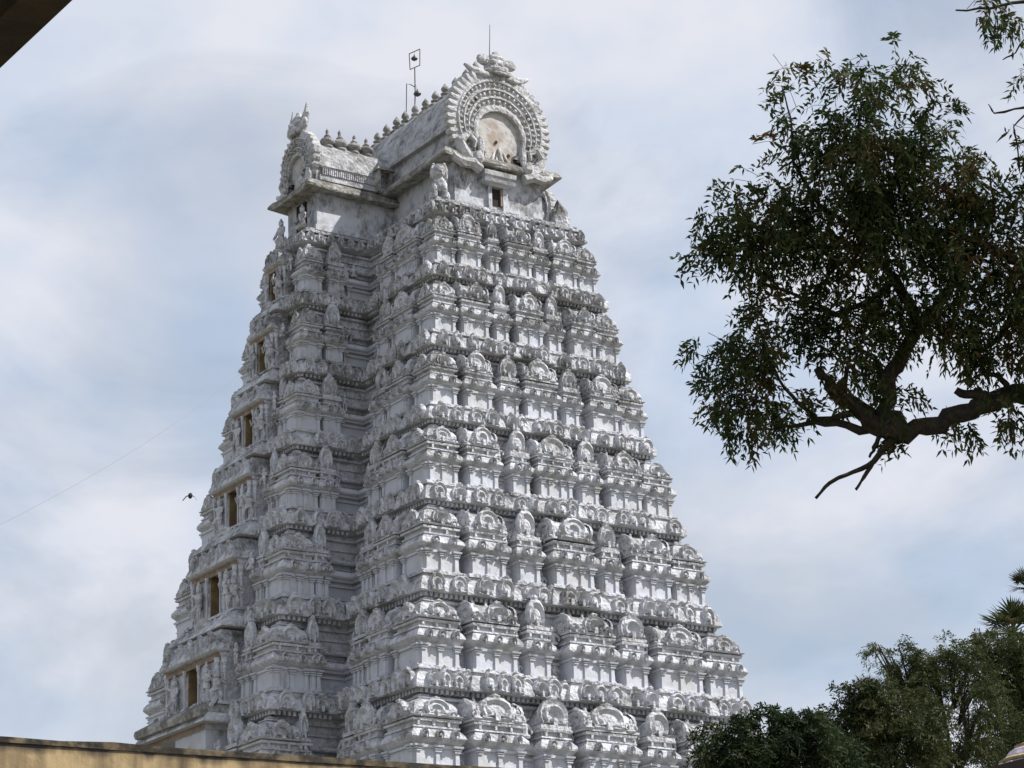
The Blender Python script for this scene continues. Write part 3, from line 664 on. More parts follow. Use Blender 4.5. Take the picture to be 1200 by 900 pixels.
Mn = frame((0, -1), (0, -5.02), 0)
A1 = great_arch(Mn, 1.98, 38.05, 'end')
A2 = great_arch(frame((0, 1), (0, 5.02), 0), 1.98, 38.05, 'far')
A3 = great_arch(frame((-1, 0), (-5.0, 0), 0), 1.12, 37.42, 'side')
A4 = great_arch(frame((1, 0), (5.0, 0), 0), 1.12, 37.42, 'side')
# relief inside the main medallion
m = MB()
m.tube([(0, .06, 36.6), (0, .10, 36.9), (0, .08, 37.15)], [.06, .09, .05], 6)
for s in (-1, 1):
    m.tube([(s*.55, .05, 36.3), (s*.32, .09, 36.65), (s*.18, .07, 37.0)], [.10, .07, .03], 6)
    m.tube([(s*.25, .05, 36.25), (s*.14, .09, 36.6), (s*.09, .07, 36.9)], [.06, .05, .02], 6)
for a, r_ in ((0, .06), ):
    pass
link('relief', m.mesh('relief', M_medal, smooth=True), A1, Matrix())
# pigeon holes: flat discs in near-black, painted as the shade inside
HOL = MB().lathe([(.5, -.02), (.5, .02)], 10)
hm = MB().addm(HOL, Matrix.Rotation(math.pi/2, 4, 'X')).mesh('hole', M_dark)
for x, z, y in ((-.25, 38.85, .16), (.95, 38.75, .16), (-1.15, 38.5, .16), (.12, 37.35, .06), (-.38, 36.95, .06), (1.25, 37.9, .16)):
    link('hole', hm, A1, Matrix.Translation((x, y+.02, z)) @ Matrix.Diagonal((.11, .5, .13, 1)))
# crowns over the gables
def crown(Mf, z0, s, par, horns=False, wx=1.0):
    m = MB()
    E_ = lambda c, r, n=9, q=6: m.ell((c[0]*s, .05+c[1]*s, z0+c[2]*s), (r[0]*s, r[1]*s, r[2]*s), n, q)
    E_((0, .0, .42), (.40, .28, .36)); E_((0, .22, .28), (.28, .16, .18)); E_((-.2, .22, .52), (.11, .1, .11)); E_((.2, .22, .52), (.11, .1, .11)); E_((0, .3, .40), (.09, .12, .1))
    E_((-.26, .12, .2), (.16, .14, .1)); E_((.26, .12, .2), (.16, .14, .1)); E_((0, .26, .12), (.22, .1, .06))
    E_((0, 0, .78), (.26, .2, .16)); E_((0, 0, .95), (.12, .1, .12))
    for q in (-1, 1):
        if horns:
            m.tube([(q*.30*s, 0, z0+.6*s), (q*.50*s, 0, z0+.9*s), (q*.52*s, 0, z0+1.3*s)], [.17*s, .12*s, .02*s], 7)
            E_((q*.52, .05, .42), (.2, .12, .26))
        else:
            m.tube([(q*.30*s, 0, z0+.12*s), (q*.75*s, .05, z0+.10*s), (q*1.0*s, .05, z0+.28*s)], [.17*s, .15*s, .06*s], 7)
            E_((q*.42, .02, .62), (.2, .16, .22)); E_((q*.45, .1, .0), (.22, .14, .12))
        for j in range(3): m.tube([(q*(.1+.1*j)*s, .1*s, z0-.02*s), (q*(.1+.12*j)*s, .14*s, z0-.35*s)], [.05*s, .04*s], 5)
    return link('crown', m.mesh('crown', M_arch, jit=.01), par, Matrix.Diagonal((wx, 1, 1, 1)))
crown(None, 39.80, .98, A1, wx=1.35); crown(None, 39.80, .98, A2, wx=1.35); crown(None, 38.38, .95, A3, True); crown(None, 38.38, .95, A4, True)

# ---- seated lions and leaning figures on the corners of the top band
def lion_mb():
    m = MB()
    m.ell((0, -.12, .34), (.24, .34, .30), 9, 6); m.ell((0, .10, .52), (.24, .24, .34), 9, 6); m.ell((0, .18, .88), (.23, .25, .25), 9, 6); m.ell((0, .38, .82), (.14, .15, .13), 8, 5)
    for s in (-1, 1):
        m.tube([(s*.14, .2, .5), (s*.16, .30, .25), (s*.16, .32, .0)], [.11, .09, .10], 7); m.ell((s*.16, .42, .05), (.1, .14, .06), 7, 4)
        m.ell((s*.24, -.1, .18), (.12, .26, .18), 7, 5); m.ell((s*.17, .12, 1.10), (.06, .05, .09), 6, 4); m.ell((s*.18, .1, .85), (.12, .2, .28), 7, 5)
    m.tube([(0, -.4, .15), (.05, -.55, .45), (0, -.45, .8), (.02, -.35, .85)], [.06, .05, .05, .08], 6); return m
LM_ = lion_mb().mesh('lion_statue', M_orn, smooth=True)
for (x, y, rz) in ((-2.5, -5.1, 150), (2.45, 5.1, -30), (-2.5, 5.1, 30)):
    link('lion_statue', LM_, top, Matrix.Translation((x, y, 34.6)) @ Matrix.Rotation(R(rz), 4, 'Z') @ Matrix.Diagonal((1.05, .95, 1.2, 1)))
m = MB()   # leaf-shaped acroterion leaning at the right corner
pl = [(-.35, 0), (-.42, .35), (-.32, .75), (-.08, 1.05), (.08, 1.2), (.18, .95), (.36, .7), (.42, .35), (.38, 0)]
m.rings([[(x, -.18, z) for x, z in pl], [(x, .1, z) for x, z in pl], [(x*.6, .24, z*.85) for x, z in pl]])
for z in (.25, .5, .75): m.ell((.3-.1*z, .1, z), (.14, .14, .1), 7, 5)
AC = m.mesh('corner_ornament', M_orn, jit=.012)
link('corner_ornament', AC, top, Matrix.Translation((2.5, -5.0, 34.6)) @ Matrix.Rotation(R(-200), 4, 'Z') @ Matrix.Diagonal((.85, .9, .95, 1)))
link('corner_ornament', AC, top, Matrix.Translation((1.95, -4.6, 34.6)) @ Matrix.Rotation(R(-160), 4, 'Z') @ Matrix.Diagonal((.6, .7, .75, 1)))
for y in (-.75, .75):
    put('statue', STA[1], top, frame((-1, 0), (-5.35, y), 34.6) @ Matrix.Diagonal((.9, .8, 1.0, 1)))
m = MB().box(-.32, .32, 0, .06, 34.85, 35.9); link('shade_panel', m.mesh('shade_panel', M_dark), neck, frame((-1, 0), (-TX, 0), 0))  # dark sheet on the neck front, painted as a shaded opening
# niche where the two roofs meet
m = MB().box(-.28, -.2, 0, .3, 0, .8).box(.2, .28, 0, .3, 0, .8).box(-.36, .36, 0, .38, .8, .9)
NI = link('niche', m.mesh('niche', M_eave), tower, frame((0, -1), (-2.35, -1.1), 36.4))

# ---- emit registered pieces
for name, items in REG.items():
    items.sort(key=lambda t: (t[0], t[1]))
    for i, (s, j, me, par, M) in enumerate(items[:298]): link(name, me, par, M)
    rest = items[298:]
    if rest:
        vs = []; fs = []; off = 0; cache = {}
        for s, j, me, par, M in rest:
            if me.name not in cache:
                a = np.empty(len(me.vertices)*3); me.vertices.foreach_get('co', a); cache[me.name] = (a.reshape(-1, 3), [tuple(p.vertices) for p in me.polygons])
            a, ff = cache[me.name]; mm = np.array(M); vs.append(a@mm[:3, :3].T+mm[:3, 3]); fs += [tuple(i+off for i in f) for f in ff]; off += len(a)
        me2 = bpy.data.meshes.new(name); me2.from_pydata(np.concatenate(vs).tolist(), [], fs); me2.materials.append(rest[0][2].materials[0])
        link(name, me2, tower, None, kind='stuff')

# ================================================================ things on and around the roof
lf = thing('lamp_frame', 'thin iron pole with a square frame and hanging lamp rising above the roof ridge', 'lamp', (0, .5, 40.1))
def pxT(u, v): r = onX(u, v, 0.18); return r-Vector((0, .5, 40.1))
m = MB().tube([pxT(486, 133), pxT(486.5, 108), pxT(486, 80)], .022, 6); link('pole', m.mesh('pole', M_metal), lf)
c4 = [pxT(479.5, 63), pxT(492, 57.5), pxT(492, 76.5), pxT(480.5, 81.5)]
m = MB()
for i in range(4): m.tube([c4[i], c4[(i+1) % 4]], .018, 5)
link('square_frame', m.mesh('square_frame', M_metal), lf)
def lampmesh(s): return MB().lathe([(.02*s, .10*s), (.03*s, .05*s), (.09*s, .0), (.13*s, -.06*s), (.12*s, -.09*s), (.05*s, -.14*s), (.01*s, -.16*s)], 9)
for (u, v, s) in ((485.5, 67, 1.0), (489, 108, 1.15)):
    p = pxT(u, v); link('lamp_shade', lampmesh(s).mesh('lamp_shade', M_lampw, smooth=True), lf, Matrix.Translation(p))
m = MB().tube([pxT(485.7, 60), pxT(485.5, 66)], .008, 4).tube([pxT(486, 96), pxT(489, 105)], .01, 4); link('lamp_wire', m.mesh('lamp_wire', M_wire), lf)
p2 = thing('bracket_pole', 'shorter thin pole with a bent top arm beside the lamp frame on the ridge', 'pole', (0, .9, 40.1))
def pxU(u, v): return onX(u, v, 0.15)-Vector((0, .9, 40.1))
m = MB().tube([pxU(476, 135), pxU(476.5, 98), pxU(482, 99.5), pxU(486, 102)], .018, 5); link('pole', m.mesh('pole', M_metal), p2)
lr = MB(); pa = onX(573, 66, -.1); pb = onX(574, 29, -.1); rd = onX(573, 66, -.1)
r_ = ray(573, 66); s_ = (-4.98-CAM[1])/r_.y; pa = Vector(CAM)+r_*s_; r_ = ray(574, 29); s_ = (-4.98-CAM[1])/r_.y; pb = Vector(CAM)+r_*s_
lr.tube([(0, 0, -.35), pb-pa], [.018, .010], 5)
o = link('lightning_rod', lr.mesh('lightning_rod', M_metal), None, Matrix.Translation(pa), label='thin vertical rod standing up from the crown of the great horseshoe gable', category='rod')

wr = MB(); a, b_ = at(-160, 690, 40), at(288, 432, 86); pts = []
for i in range(25):
    t = i/24; p = a.lerp(b_, t); p.z -= 1.3*4*t*(1-t)*.35; pts.append(p)
wr.tube(pts, .0042, 4)
ob('cable', wr, M_wire, None, label='thin cable slanting across the sky up to the left side of the tower', category='cable')

bd = MB()
bd.rings([[Vector((x, math.cos(a)*r, math.sin(a)*r*.8)) for a in [2*math.pi*j/8 for j in range(8)]] for x, r in ((-.17, .008), (-.10, .05), (0, .085), (.08, .06), (.12, .028), (.155, .028), (.175, .012), (.20, .003))])
for s in (-1, 1):
    bd.add([(.08, s*.03, .02), (-.05, s*.03, .015), (-.03, s*.14, -.01), (.09, s*.14, .0), (-.08, s*.27, -.12), (.03, s*.25, -.10), (.07, s*.03, .0), (-.05, s*.03, .0), (-.03, s*.15, -.012), (.08, s*.15, -.008)],
           [(0, 1, 2, 3), (3, 2, 4, 5), (6, 7, 8, 9), (9, 8, 4, 5), (0, 3, 9, 6), (3, 5, 9), (1, 7, 8, 2)])
bd.add([(-.15, -.02, .005), (-.15, .02, .005), (-.25, .045, 0), (-.25, -.045, 0), (-.2, 0, -.01)], [(0, 1, 2, 3), (0, 4, 1), (1, 4, 2), (3, 4, 0), (2, 4, 3)])
bp_ = at(223, 581, 78); o = ob('bird', bd, M_bird, None, label='small dark bird gliding in the sky left of the tower', category='bird')
o.location = bp_; o.rotation_euler = (R(4), R(0), R(52))
o.scale = (.85, .85, 1.5)

# ================================================================ foreground
gz = MB(); gz.add([(-3000, -3000, 0), (3000, -3000, 0), (3000, 3000, 0), (-3000, 3000, 0)], [(0, 1, 2, 3)])
ob('ground', gz, M_ground, None, kind='structure')

M_wyel = mat('stained_yellow_wall', (.42, .315, .175), col2=(.10, .07, .045), nscale=4.5, lo=.42, hi=.66, streak=True, bump=.4, bscale=5)
# black algae creeping down from the coping
t = M_wyel.node_tree; lk = t.links.new; b = t.nodes['Principled BSDF']; src = b.inputs['Base Color'].links[0].from_socket
g = N(t, 'ShaderNodeNewGeometry'); sx = N(t, 'ShaderNodeSeparateXYZ'); lk(g.outputs['Position'], sx.inputs[0])
WZ = 5.4
mm = N(t, 'ShaderNodeMapping'); mm.inputs['Scale'].default_value = (1, 1, .25); lk(g.outputs['Position'], mm.inputs[0])
n = N(t, 'ShaderNodeTexNoise'); n.inputs['Scale'].default_value = 5; n.inputs['Detail'].default_value = 7; lk(mm.outputs[0], n.inputs[0])
mr = N(t, 'ShaderNodeMapRange'); mr.inputs[1].default_value = WZ-.14; mr.inputs[2].default_value = WZ-.02; mr.inputs[3].default_value = -.05; mr.inputs[4].default_value = .50; lk(sx.outputs[2], mr.inputs[0])
ad = N(t, 'ShaderNodeMath', operation='ADD'); lk(n.outputs[0], ad.inputs[0]); lk(mr.outputs[0], ad.inputs[1])
r2 = N(t, 'ShaderNodeMapRange'); r2.inputs[1].default_value = .55; r2.inputs[2].default_value = .85; lk(ad.outputs[0], r2.inputs[0])
x = N(t, 'ShaderNodeMixRGB'); x.inputs[2].default_value = (.05, .042, .038, 1); lk(r2.outputs[0], x.inputs[0]); lk(src, x.inputs[1]); lk(x.outputs[0], b.inputs['Base Color'])
M_cope = mat('black_coping', (.15, .115, .07), col2=(.03, .026, .022), nscale=7, lo=.36, hi=.58, bump=.5, bscale=10)
p0_ = onZ(0, 862, WZ); p1_ = onZ(581, 900, WZ); dr = (p1_-p0_).normalized(); p0_ = p0_-dr*6; ln = 26.0
ang = math.atan2(dr.y, dr.x)
cw_ = thing('compound_wall', 'stained yellow compound wall with blackened coping in the lower left foreground', 'wall', (p0_.x, p0_.y, 0)); cw_.rotation_euler = (0, 0, ang)
# wall body on the far side of the front edge
sgn = 1 if (Vector((CAM[0], CAM[1], 0))-Vector((p0_.x, p0_.y, 0))).dot(Vector((-dr.y, dr.x, 0))) < 0 else -1
m = MB(); rs = []; seg = 60
top_v = []
for i in range(seg+1):
    xx = ln*i/seg; dz = random.uniform(-.006, .006); rs.append([(xx, sgn*.012, 0), (xx, sgn*.35, 0), (xx, sgn*.35, WZ-.05+dz*.3), (xx, sgn*.012, WZ-.05+dz*.3)])
m.rings(rs); link('wall_face', m.mesh('wall_face', M_wyel), cw_)
m = MB(); rs = []
for i in range(seg+1):
    xx = ln*i/seg; dz = random.uniform(-.008, .008); rs.append([(xx, 0, WZ-.052), (xx, sgn*.38, WZ-.052), (xx, sgn*.37, WZ-.01+dz), (xx, sgn*.005, WZ+dz)])
m.rings(rs); link('coping', m.mesh('coping', M_cope, jit=.003), cw_)

# eave of the pavilion one stands beside, top left
M_soff = mat('brown_timber', (.075, .055, .042), col2=(.045, .035, .03), nscale=5, bump=.4, bscale=12)
EZ = 4.7
q0 = onZ(85, 0, EZ); q1 = onZ(0, 80, EZ); de = (q1-q0).normalized(); ea = math.atan2(de.y, de.x)
pv = thing('pavilion_roof', 'dark brown roof edge jutting into the top left corner close overhead', 'roof', (q0.x, q0.y, EZ)); pv.rotation_euler = (0, 0, ea)
md = (q0+q1)/2; inn = Vector((-de.y, de.x, 0)); r_in = (onZ(0, 0, EZ)-md); s_in = 1 if r_in.dot(inn) > 0 else -1
m = MB(); m.box(-6, 6, min(0, s_in*.12), max(0, s_in*.12), 0, .22); link('fascia', m.mesh('fascia', M_soff, jit=.0), pv)
m = MB()
for i in range(40):
    x0 = -6+i*.3; a, c = sorted((s_in*.121, s_in*3.2)); m.box(x0, x0+.285, a, c, .06+.008*(i % 3), .20)
for i in range(40):
    x0 = -6+i*.3; a, c = sorted((s_in*.121, s_in*3.2))
link('roof_boards', m.mesh('roof_boards', M_soff), pv, None, kind='stuff')
for x0 in (-5.6, 5.6):
    for yy in (.6, 2.8):
        m = MB().box(x0-.12, x0+.12, s_in*yy-.12, s_in*yy+.12, -EZ, .055); link('post', m.mesh('post', M_soff), pv)

# ================================================================ trees
def leaves(centres, dirs, size, asp, nleaf, span, rng, droop=.5, tri=False):
    """compound leaves: numpy arrays -> verts, faces (quads)"""
    n = len(centres); c = np.asarray(centres); d = np.asarray(dirs); d /= np.linalg.norm(d, axis=1, keepdims=True)
    up = rng.normal(size=(n, 3)); side = np.cross(d, up); side /= np.linalg.norm(side, axis=1, keepdims=True)
    V = []
    for i in range(nleaf):
        t = (i//2+.6)/(nleaf/2)*span; sg = 1 if i % 2 else -1
        base = c+d*t[..., None] if hasattr(t, 'shape') else c+d*t
        base = base+np.array([0, 0, -1])*(droop*t*t/span)
        ld = d*.55+side*sg*.8+np.array([0, 0, -.25*droop])+rng.normal(scale=.28, size=(n, 3)); ld /= np.linalg.norm(ld, axis=1, keepdims=True)
        nrm = rng.normal(size=(n, 3)); wd = np.cross(ld, nrm); wd /= np.linalg.norm(wd, axis=1, keepdims=True)
        s = size*rng.uniform(.7, 1.25, size=(n, 1)); bend = np.array([0, 0, -.18])*s
        a = base; m1 = base+ld*s*.45+wd*s*asp*.5; m2 = base+ld*s*.45-wd*s*asp*.5; e = base+ld*s+bend
        V.append(np.stack([a, m1, e, m2], 1))
    V = np.concatenate(V, 0); k = len(V)
    return V.reshape(-1, 3), k
def leafmesh(name, parts, m, parent, sub=None):
    V = np.concatenate([p[0] for p in parts]); k = len(V)//4
    me = bpy.data.meshes.new(name); me.vertices.add(len(V)); me.vertices.foreach_set('co', V.ravel().astype(np.float32))
    me.loops.add(4*k); me.loops.foreach_set('vertex_index', np.arange(4*k, dtype=np.int32)); me.polygons.add(k)
    me.polygons.foreach_set('loop_start', np.arange(0, 4*k, 4, dtype=np.int32)); me.polygons.foreach_set('loop_total', np.full(k, 4, dtype=np.int32))
    me.update(calc_edges=True); me.validate(); me.materials.append(m)
    return link(name, me, parent)

# ---- the overhanging neem limb
NR = np.random.default_rng(3)
ND = 28.0
neem = thing('neem_tree', 'dark overhanging neem tree with small pointed leaves against the sky at upper right', 'tree')
def P3(u, v, dd=0): return at(u, v, ND+dd)
bm = MB()
def limb(pts, rad, dd=None, nm='limb', n=8):
    P = []
    pts3 = [P3(u, v, (dd[i] if dd else 0)) for i, (u, v) in enumerate(pts)]
    # subdivide with a little wobble
    Q = [pts3[0]]; Rr_ = [rad[0]]
    for i in range(len(pts3)-1):
        for t in (.33, .66, 1):
            q = pts3[i].lerp(pts3[i+1], t)
            if t < 1: q += Vector(NR.normal(scale=.32*min(rad[i], .12), size=3))
            Q.append(q); Rr_.append((rad[i]+(rad[i+1]-rad[i])*t)*(1+NR.normal(scale=.05)))
    m = MB().tube(Q, Rr_, n); return link(nm, m.mesh(nm, M_bark, smooth=True, jit=.004), neem)
k_ = 1/105.6   # metres per pixel at 28 m
px = lambda a: a*k_/2
tb = P3(1640, 560, 1.5); tb.z = 0
tr = MB(); tpts = [Vector((tb.x, tb.y, -.2)), Vector((tb.x, tb.y, 3)), Vector((tb.x-.1, tb.y, 7)), P3(1600, 560, 1.3), P3(1540, 470, 1.0), P3(1500, 250, .8), P3(1480, -50, .6)]
tr.tube(tpts, [.5, .42, .36, .33, .28, .22, .12], 10); link('trunk', tr.mesh('trunk', M_bark, smooth=True), neem)
limb([(1560, 480), (1420, 440), (1300, 446), (1200, 462), (1165, 470), (1128, 484), (1085, 500), (1048, 505)], [px(42), px(34), px(28), px(24), px(24), px(23), px(22), px(25)], [1.1, .9, .5, .2, .1, 0, 0, 0])
limb([(1048, 505), (1034, 483), (1040, 445), (1056, 420), (1074, 388), (1066, 355), (1050, 325), (1028, 304), (1016, 275), (1008, 230), (1002, 180), (1010, 120)], [px(v) for v in (30, 21, 19, 18, 14, 13, 11, 9, 8, 6, 5, 3)], [0, 0, 0, .1, .2, .1, 0, -.1, -.1, 0, 0, .1])
limb([(1046, 506), (1017, 486), (992, 470), (972, 452), (959, 432)], [px(v) for v in (26, 22, 18, 14, 11)])
limb([(1035, 508), (992, 498), (956, 494), (928, 500), (905, 498)], [px(v) for v in (14, 10, 7, 4, 2)])
limb([(1050, 510), (1024, 541), (1000, 553), (972, 566), (956, 584)], [px(v) for v in (12, 6, 5, 4.5, 3)])
limb([(1024, 541), (1012, 560), (1003, 574)], [px(v) for v in (5, 4, 3)])
limb([(1030, 512), (1024, 525), (1019, 536)], [px(v) for v in (6, 5, 3)])
limb([(1000, 484), (958, 491), (935, 472), (913, 445), (900, 415), (888, 380)], [px(v) for v in (9, 6, 4.5, 3.5, 3, 2)])
limb([(985, 468), (990, 445), (996, 430), (985, 415)], [px(v) for v in (9, 7, 5, 2)])
limb([(1320, 300), (1240, 320), (1200, 352), (1182, 380), (1164, 402), (1135, 417)], [px(v) for v in (22, 16, 12, 9, 6, 3)], [.5, .4, .3, .2, .1, 0])
limb([(1160, 468), (1140, 462), (1120, 457)], [px(v) for v in (14, 12, 9)])
limb([(1180, 452), (1168, 440), (1150, 433)], [px(v) for v in (8, 6, 5)])
limb([(1400, 240), (1280, 300), (1200, 310), (1150, 285), (1110, 272), (1070, 275), (1040, 262), (985, 235)], [px(v) for v in (22, 16, 11, 9, 7, 5, 4, 2)], [.6, .4, .2, 0, 0, 0, -.1, -.2])
limb([(1050, 325), (1020, 352), (985, 370), (960, 358), (930, 345), (890, 330)], [px(v) for v in (9, 7, 6, 5, 4, 2)])
limb([(1074, 388), (1110, 340), (1140, 300), (1165, 250), (1160, 200)], [px(v) for v in (10, 8, 6, 4, 2)])
limb([(1016, 275), (960, 240), (930, 190), (927, 140), (916, 100)], [px(v) for v in (6, 5, 3.5, 2, .8)])
limb([(1024, 290), (950, 290), (880, 300), (820, 300)], [px(v) for v in (6, 5, 3, 1.5)])
limb([(1400, 60), (1280, 20), (1200, 2), (1160, 10), (1120, 12)], [px(v) for v in (10, 6, 4, 3, 1.5)])
limb([(1330, 110), (1240, 120), (1200, 126), (1165, 133), (1158, 122)], [px(v) for v in (7, 4, 3, 2.4, 1.6)], nm='twig', n=5)
limb([(1300, 80), (1220, 90), (1205, 130), (1188, 148), (1192, 170), (1195, 200)], [px(v) for v in (6, 3, 2.4, 2, 1.8, 1)], nm='twig', n=5)
limb([(1260, 20), (1205, 38), (1190, 62), (1175, 70)], [px(v) for v in (4, 2.4, 2, 1)], nm='twig', n=5)
limb([(1128, 418), (1130, 432), (1140, 448)], [px(v) for v in (3, 2.6, 2)], nm='twig', n=5)
# foliage blobs in the crown: (u, v, ru, rv, number)
blobs = [(1012, 150, 75, 70, 330), (1030, 95, 55, 40, 120), (985, 205, 85, 60, 330), (1050, 215, 80, 70, 380), (930, 255, 85, 60, 360), (1010, 285, 90, 60, 460), (1110, 235, 60, 55, 260),
         (1150, 290, 70, 75, 420), (1165, 215, 45, 40, 130), (1190, 360, 45, 70, 260), (1120, 370, 60, 45, 230), (1030, 350, 75, 55, 330), (860, 300, 50, 30, 90), (880, 270, 50, 50, 150),
         (850, 250, 22, 40, 40), (920, 365, 40, 25, 50), (905, 385, 48, 40, 140), (890, 430, 55, 50, 190), (850, 450, 32, 50, 90), (880, 485, 50, 30, 110), (925, 480, 45, 28, 55), (835, 410, 22, 22, 26),
         (1000, 400, 55, 50, 210), (985, 440, 45, 30, 70), (1050, 455, 25, 40, 40), (1065, 530, 20, 12, 22), (1170, 400, 50, 32, 130), (1185, 485, 38, 20, 60), (1125, 492, 25, 18, 30), (1140, 12, 34, 16, 34), (1190, 20, 20, 24, 24),
         (1199, 85, 7, 14, 8), (925, 90, 18, 14, 12), (940, 130, 35, 40, 50), (912, 80, 10, 10, 7), (1045, 60, 14, 14, 8), (1085, 110, 18, 22, 22), (1095, 150, 35, 35, 60), (800, 300, 12, 10, 5), (815, 262, 14, 10, 4),
         (890, 175, 16, 16, 8), (975, 65, 12, 16, 7), (835, 225, 12, 15, 9), (1230, 250, 60, 140, 420), (1260, 400, 60, 80, 250), (1290, 120, 80, 90, 120)]
C = []; Dv = []
for (u, v, ru, rv, nn) in blobs:
    nn = int(nn*.72)
    # clumps inside each blob
    nc = max(1, nn//9); cu = NR.normal(size=(nc, 3)); cu /= np.linalg.norm(cu, axis=1, keepdims=True); cu *= NR.uniform(0, 1, size=(nc, 1))**.42
    for i in range(nn):
        q = cu[i % nc]+NR.normal(scale=.16, size=3)
        uu = u+q[0]*ru; vv = v+q[1]*rv; depth = q[2]*max(.6, min(ru, rv)*k_*1.1)
        p = P3(uu, vv, depth); C.append(p)
        dirp = Vector((CR*(q[0]+NR.normal(scale=.5))-CU*(q[1]+NR.normal(scale=.5)-.1)+_F*NR.normal(scale=.7))); Dv.append(dirp+Vector((0, 0, -.35)))
Vn = leaves(C, Dv, .094, .34, 10, .20, NR, .9)
leafmesh('crown', [Vn], M_neem, neem)
# fine twigs
tw = MB()
for i in NR.choice(len(C), 900, replace=False):
    p = Vector(C[i]); d = Vector(Dv[i]).normalized(); tw.tube([p-d*.18+Vector(NR.normal(scale=.03, size=3)), p, p+d*.14-Vector((0, 0, .06))], [.004, .003, .0015], 3)
link('twigs', tw.mesh('twigs', M_bark), neem, None, kind='stuff')

def tree(name, label, dist, base_u, base_v, blobs, m, size, asp, nleaf, span, seed, limbs, droop=.4, trunk_r=.2, cat='tree', dens=1.0):
    rng = np.random.default_rng(seed); root = at(base_u, base_v, dist); root.z = 0
    t = thing(name, label, cat, tuple(root)); kk = dist/FPX; off = Vector(root)
    ctr = at(base_u, base_v, dist)
    tm = MB(); tm.tube([Vector((0, 0, -.2)), Vector((.1, 0, ctr.z*.45)), Vector((-.1, .1, ctr.z*.8)), ctr-off], [trunk_r*1.3, trunk_r, trunk_r*.85, trunk_r*.6], 8)
    link('trunk', tm.mesh('trunk', M_bark, smooth=True), t)
    C = []; D = []
    for bi, (u, v, ru, rv, nn) in enumerate(blobs):
        nn = int(nn*dens); rr = (ru+rv)/2*kk; nc = max(2, nn//10)
        cu = rng.normal(size=(nc, 3)); cu /= np.linalg.norm(cu, axis=1, keepdims=True); cu *= rng.uniform(0, 1, size=(nc, 1))**.45
        bd_ = rng.uniform(-.6, .6)*rr
        for i in range(nn):
            q = cu[i % nc]+rng.normal(scale=.15, size=3); p = at(u+q[0]*ru, v+q[1]*rv, dist+q[2]*rr+bd_)-off; C.append(p)
            D.append(CR*(q[0]+rng.normal(scale=.5))+CU*(-q[1]+.2+rng.normal(scale=.5))+_F*rng.normal(scale=.7))
        if limbs:
            c0 = ctr-off-Vector((0, 0, 1.0)); c1 = at(u, v, dist+bd_)-off; lm = MB().tube([c0, c0.lerp(c1, .4)+Vector(rng.normal(scale=.2, size=3)), c1], [trunk_r*.5, trunk_r*.32, .02], 6)
            link('limb', lm.mesh('limb', M_bark, smooth=True), t)
            for j in range(4):
                c2 = c1+Vector(rng.normal(scale=.35*rr, size=3)); lm = MB().tube([c0.lerp(c1, .6), c2], [.04, .012], 5); link('limb', lm.mesh('limb', M_bark), t)
    leafmesh('crown', [leaves(C, D, size, asp, nleaf, span, rng, droop)], m, t)
    return t
def palm(label, dist, u, v, rpx, seed, nfr=26, name='palm_tree'):
    rng = np.random.default_rng(seed); root = at(u, v, dist); hz = root.z; root.z = 0
    t = thing(name, label, 'palm tree', tuple(root), group='fan palms among the trees at lower right'); kk = dist/FPX; Rm = rpx*kk
    tm = MB().tube([Vector((0, 0, -.2)), Vector((.15, .1, hz*.5)), Vector((0, 0, hz))], [.2, .16, .15], 8); link('trunk', tm.mesh('trunk', M_bark, smooth=True), t)
    for i in range(nfr):
        m = MB(); az = rng.uniform(0, 2*math.pi); el = rng.uniform(-.5, 1.35); d = Vector((math.cos(az)*math.cos(el), math.sin(az)*math.cos(el), math.sin(el)))
        side = d.cross(Vector((0, 0, 1))).normalized(); up = side.cross(d)
        c = Vector((0, 0, hz))+d*Rm*.45; m.tube([Vector((0, 0, hz)), c], [.025, .015], 4)
        nb = 17
        for j in range(nb):
            a = (j/(nb-1)-.5)*math.radians(200); dirb = (d*math.cos(a)+side*math.sin(a)+up*rng.normal(scale=.06)).normalized(); Lb = Rm*.58*(1-.25*abs(a)/1.7)*rng.uniform(.9, 1.08)
            wv = dirb.cross(up).normalized()*Lb*.045; tip = c+dirb*Lb+Vector((0, 0, -.10*Lb)); mid = c+dirb*Lb*.5
            m.add([c, mid+wv, tip, mid-wv], [(0, 1, 2, 3)])
        link('frond', m.mesh('frond', M_leaf_palm), t)
    return t

tree('mango_tree', 'dark green dense leafy tree in front of the lower right corner of the tower', 46, 905, 890,
     [(852, 872, 30, 26, 120), (835, 893, 22, 14, 60), (880, 862, 30, 22, 120), (925, 855, 40, 24, 200), (960, 868, 38, 26, 170), (915, 885, 60, 26, 260), (868, 890, 40, 18, 120), (975, 890, 40, 20, 150), (905, 838, 18, 12, 30), (940, 842, 22, 10, 40), (900, 930, 95, 40, 300)],
     M_leaf_dark, .125, .26, 11, .30, 11, True, droop=.8, trunk_r=.22)
tree('shade_tree', 'brownish green rounded tree just right of the dark mango tree', 60, 1020, 890,
     [(1010, 830, 32, 26, 220), (1045, 835, 40, 30, 260), (1000, 865, 50, 30, 280), (1050, 872, 60, 32, 380), (1010, 815, 22, 14, 90), (1030, 905, 80, 40, 500), (975, 850, 25, 16, 80), (1085, 850, 30, 30, 160)],
     M_leaf_brown, .13, .3, 11, .30, 12, True, trunk_r=.25, dens=1.3)
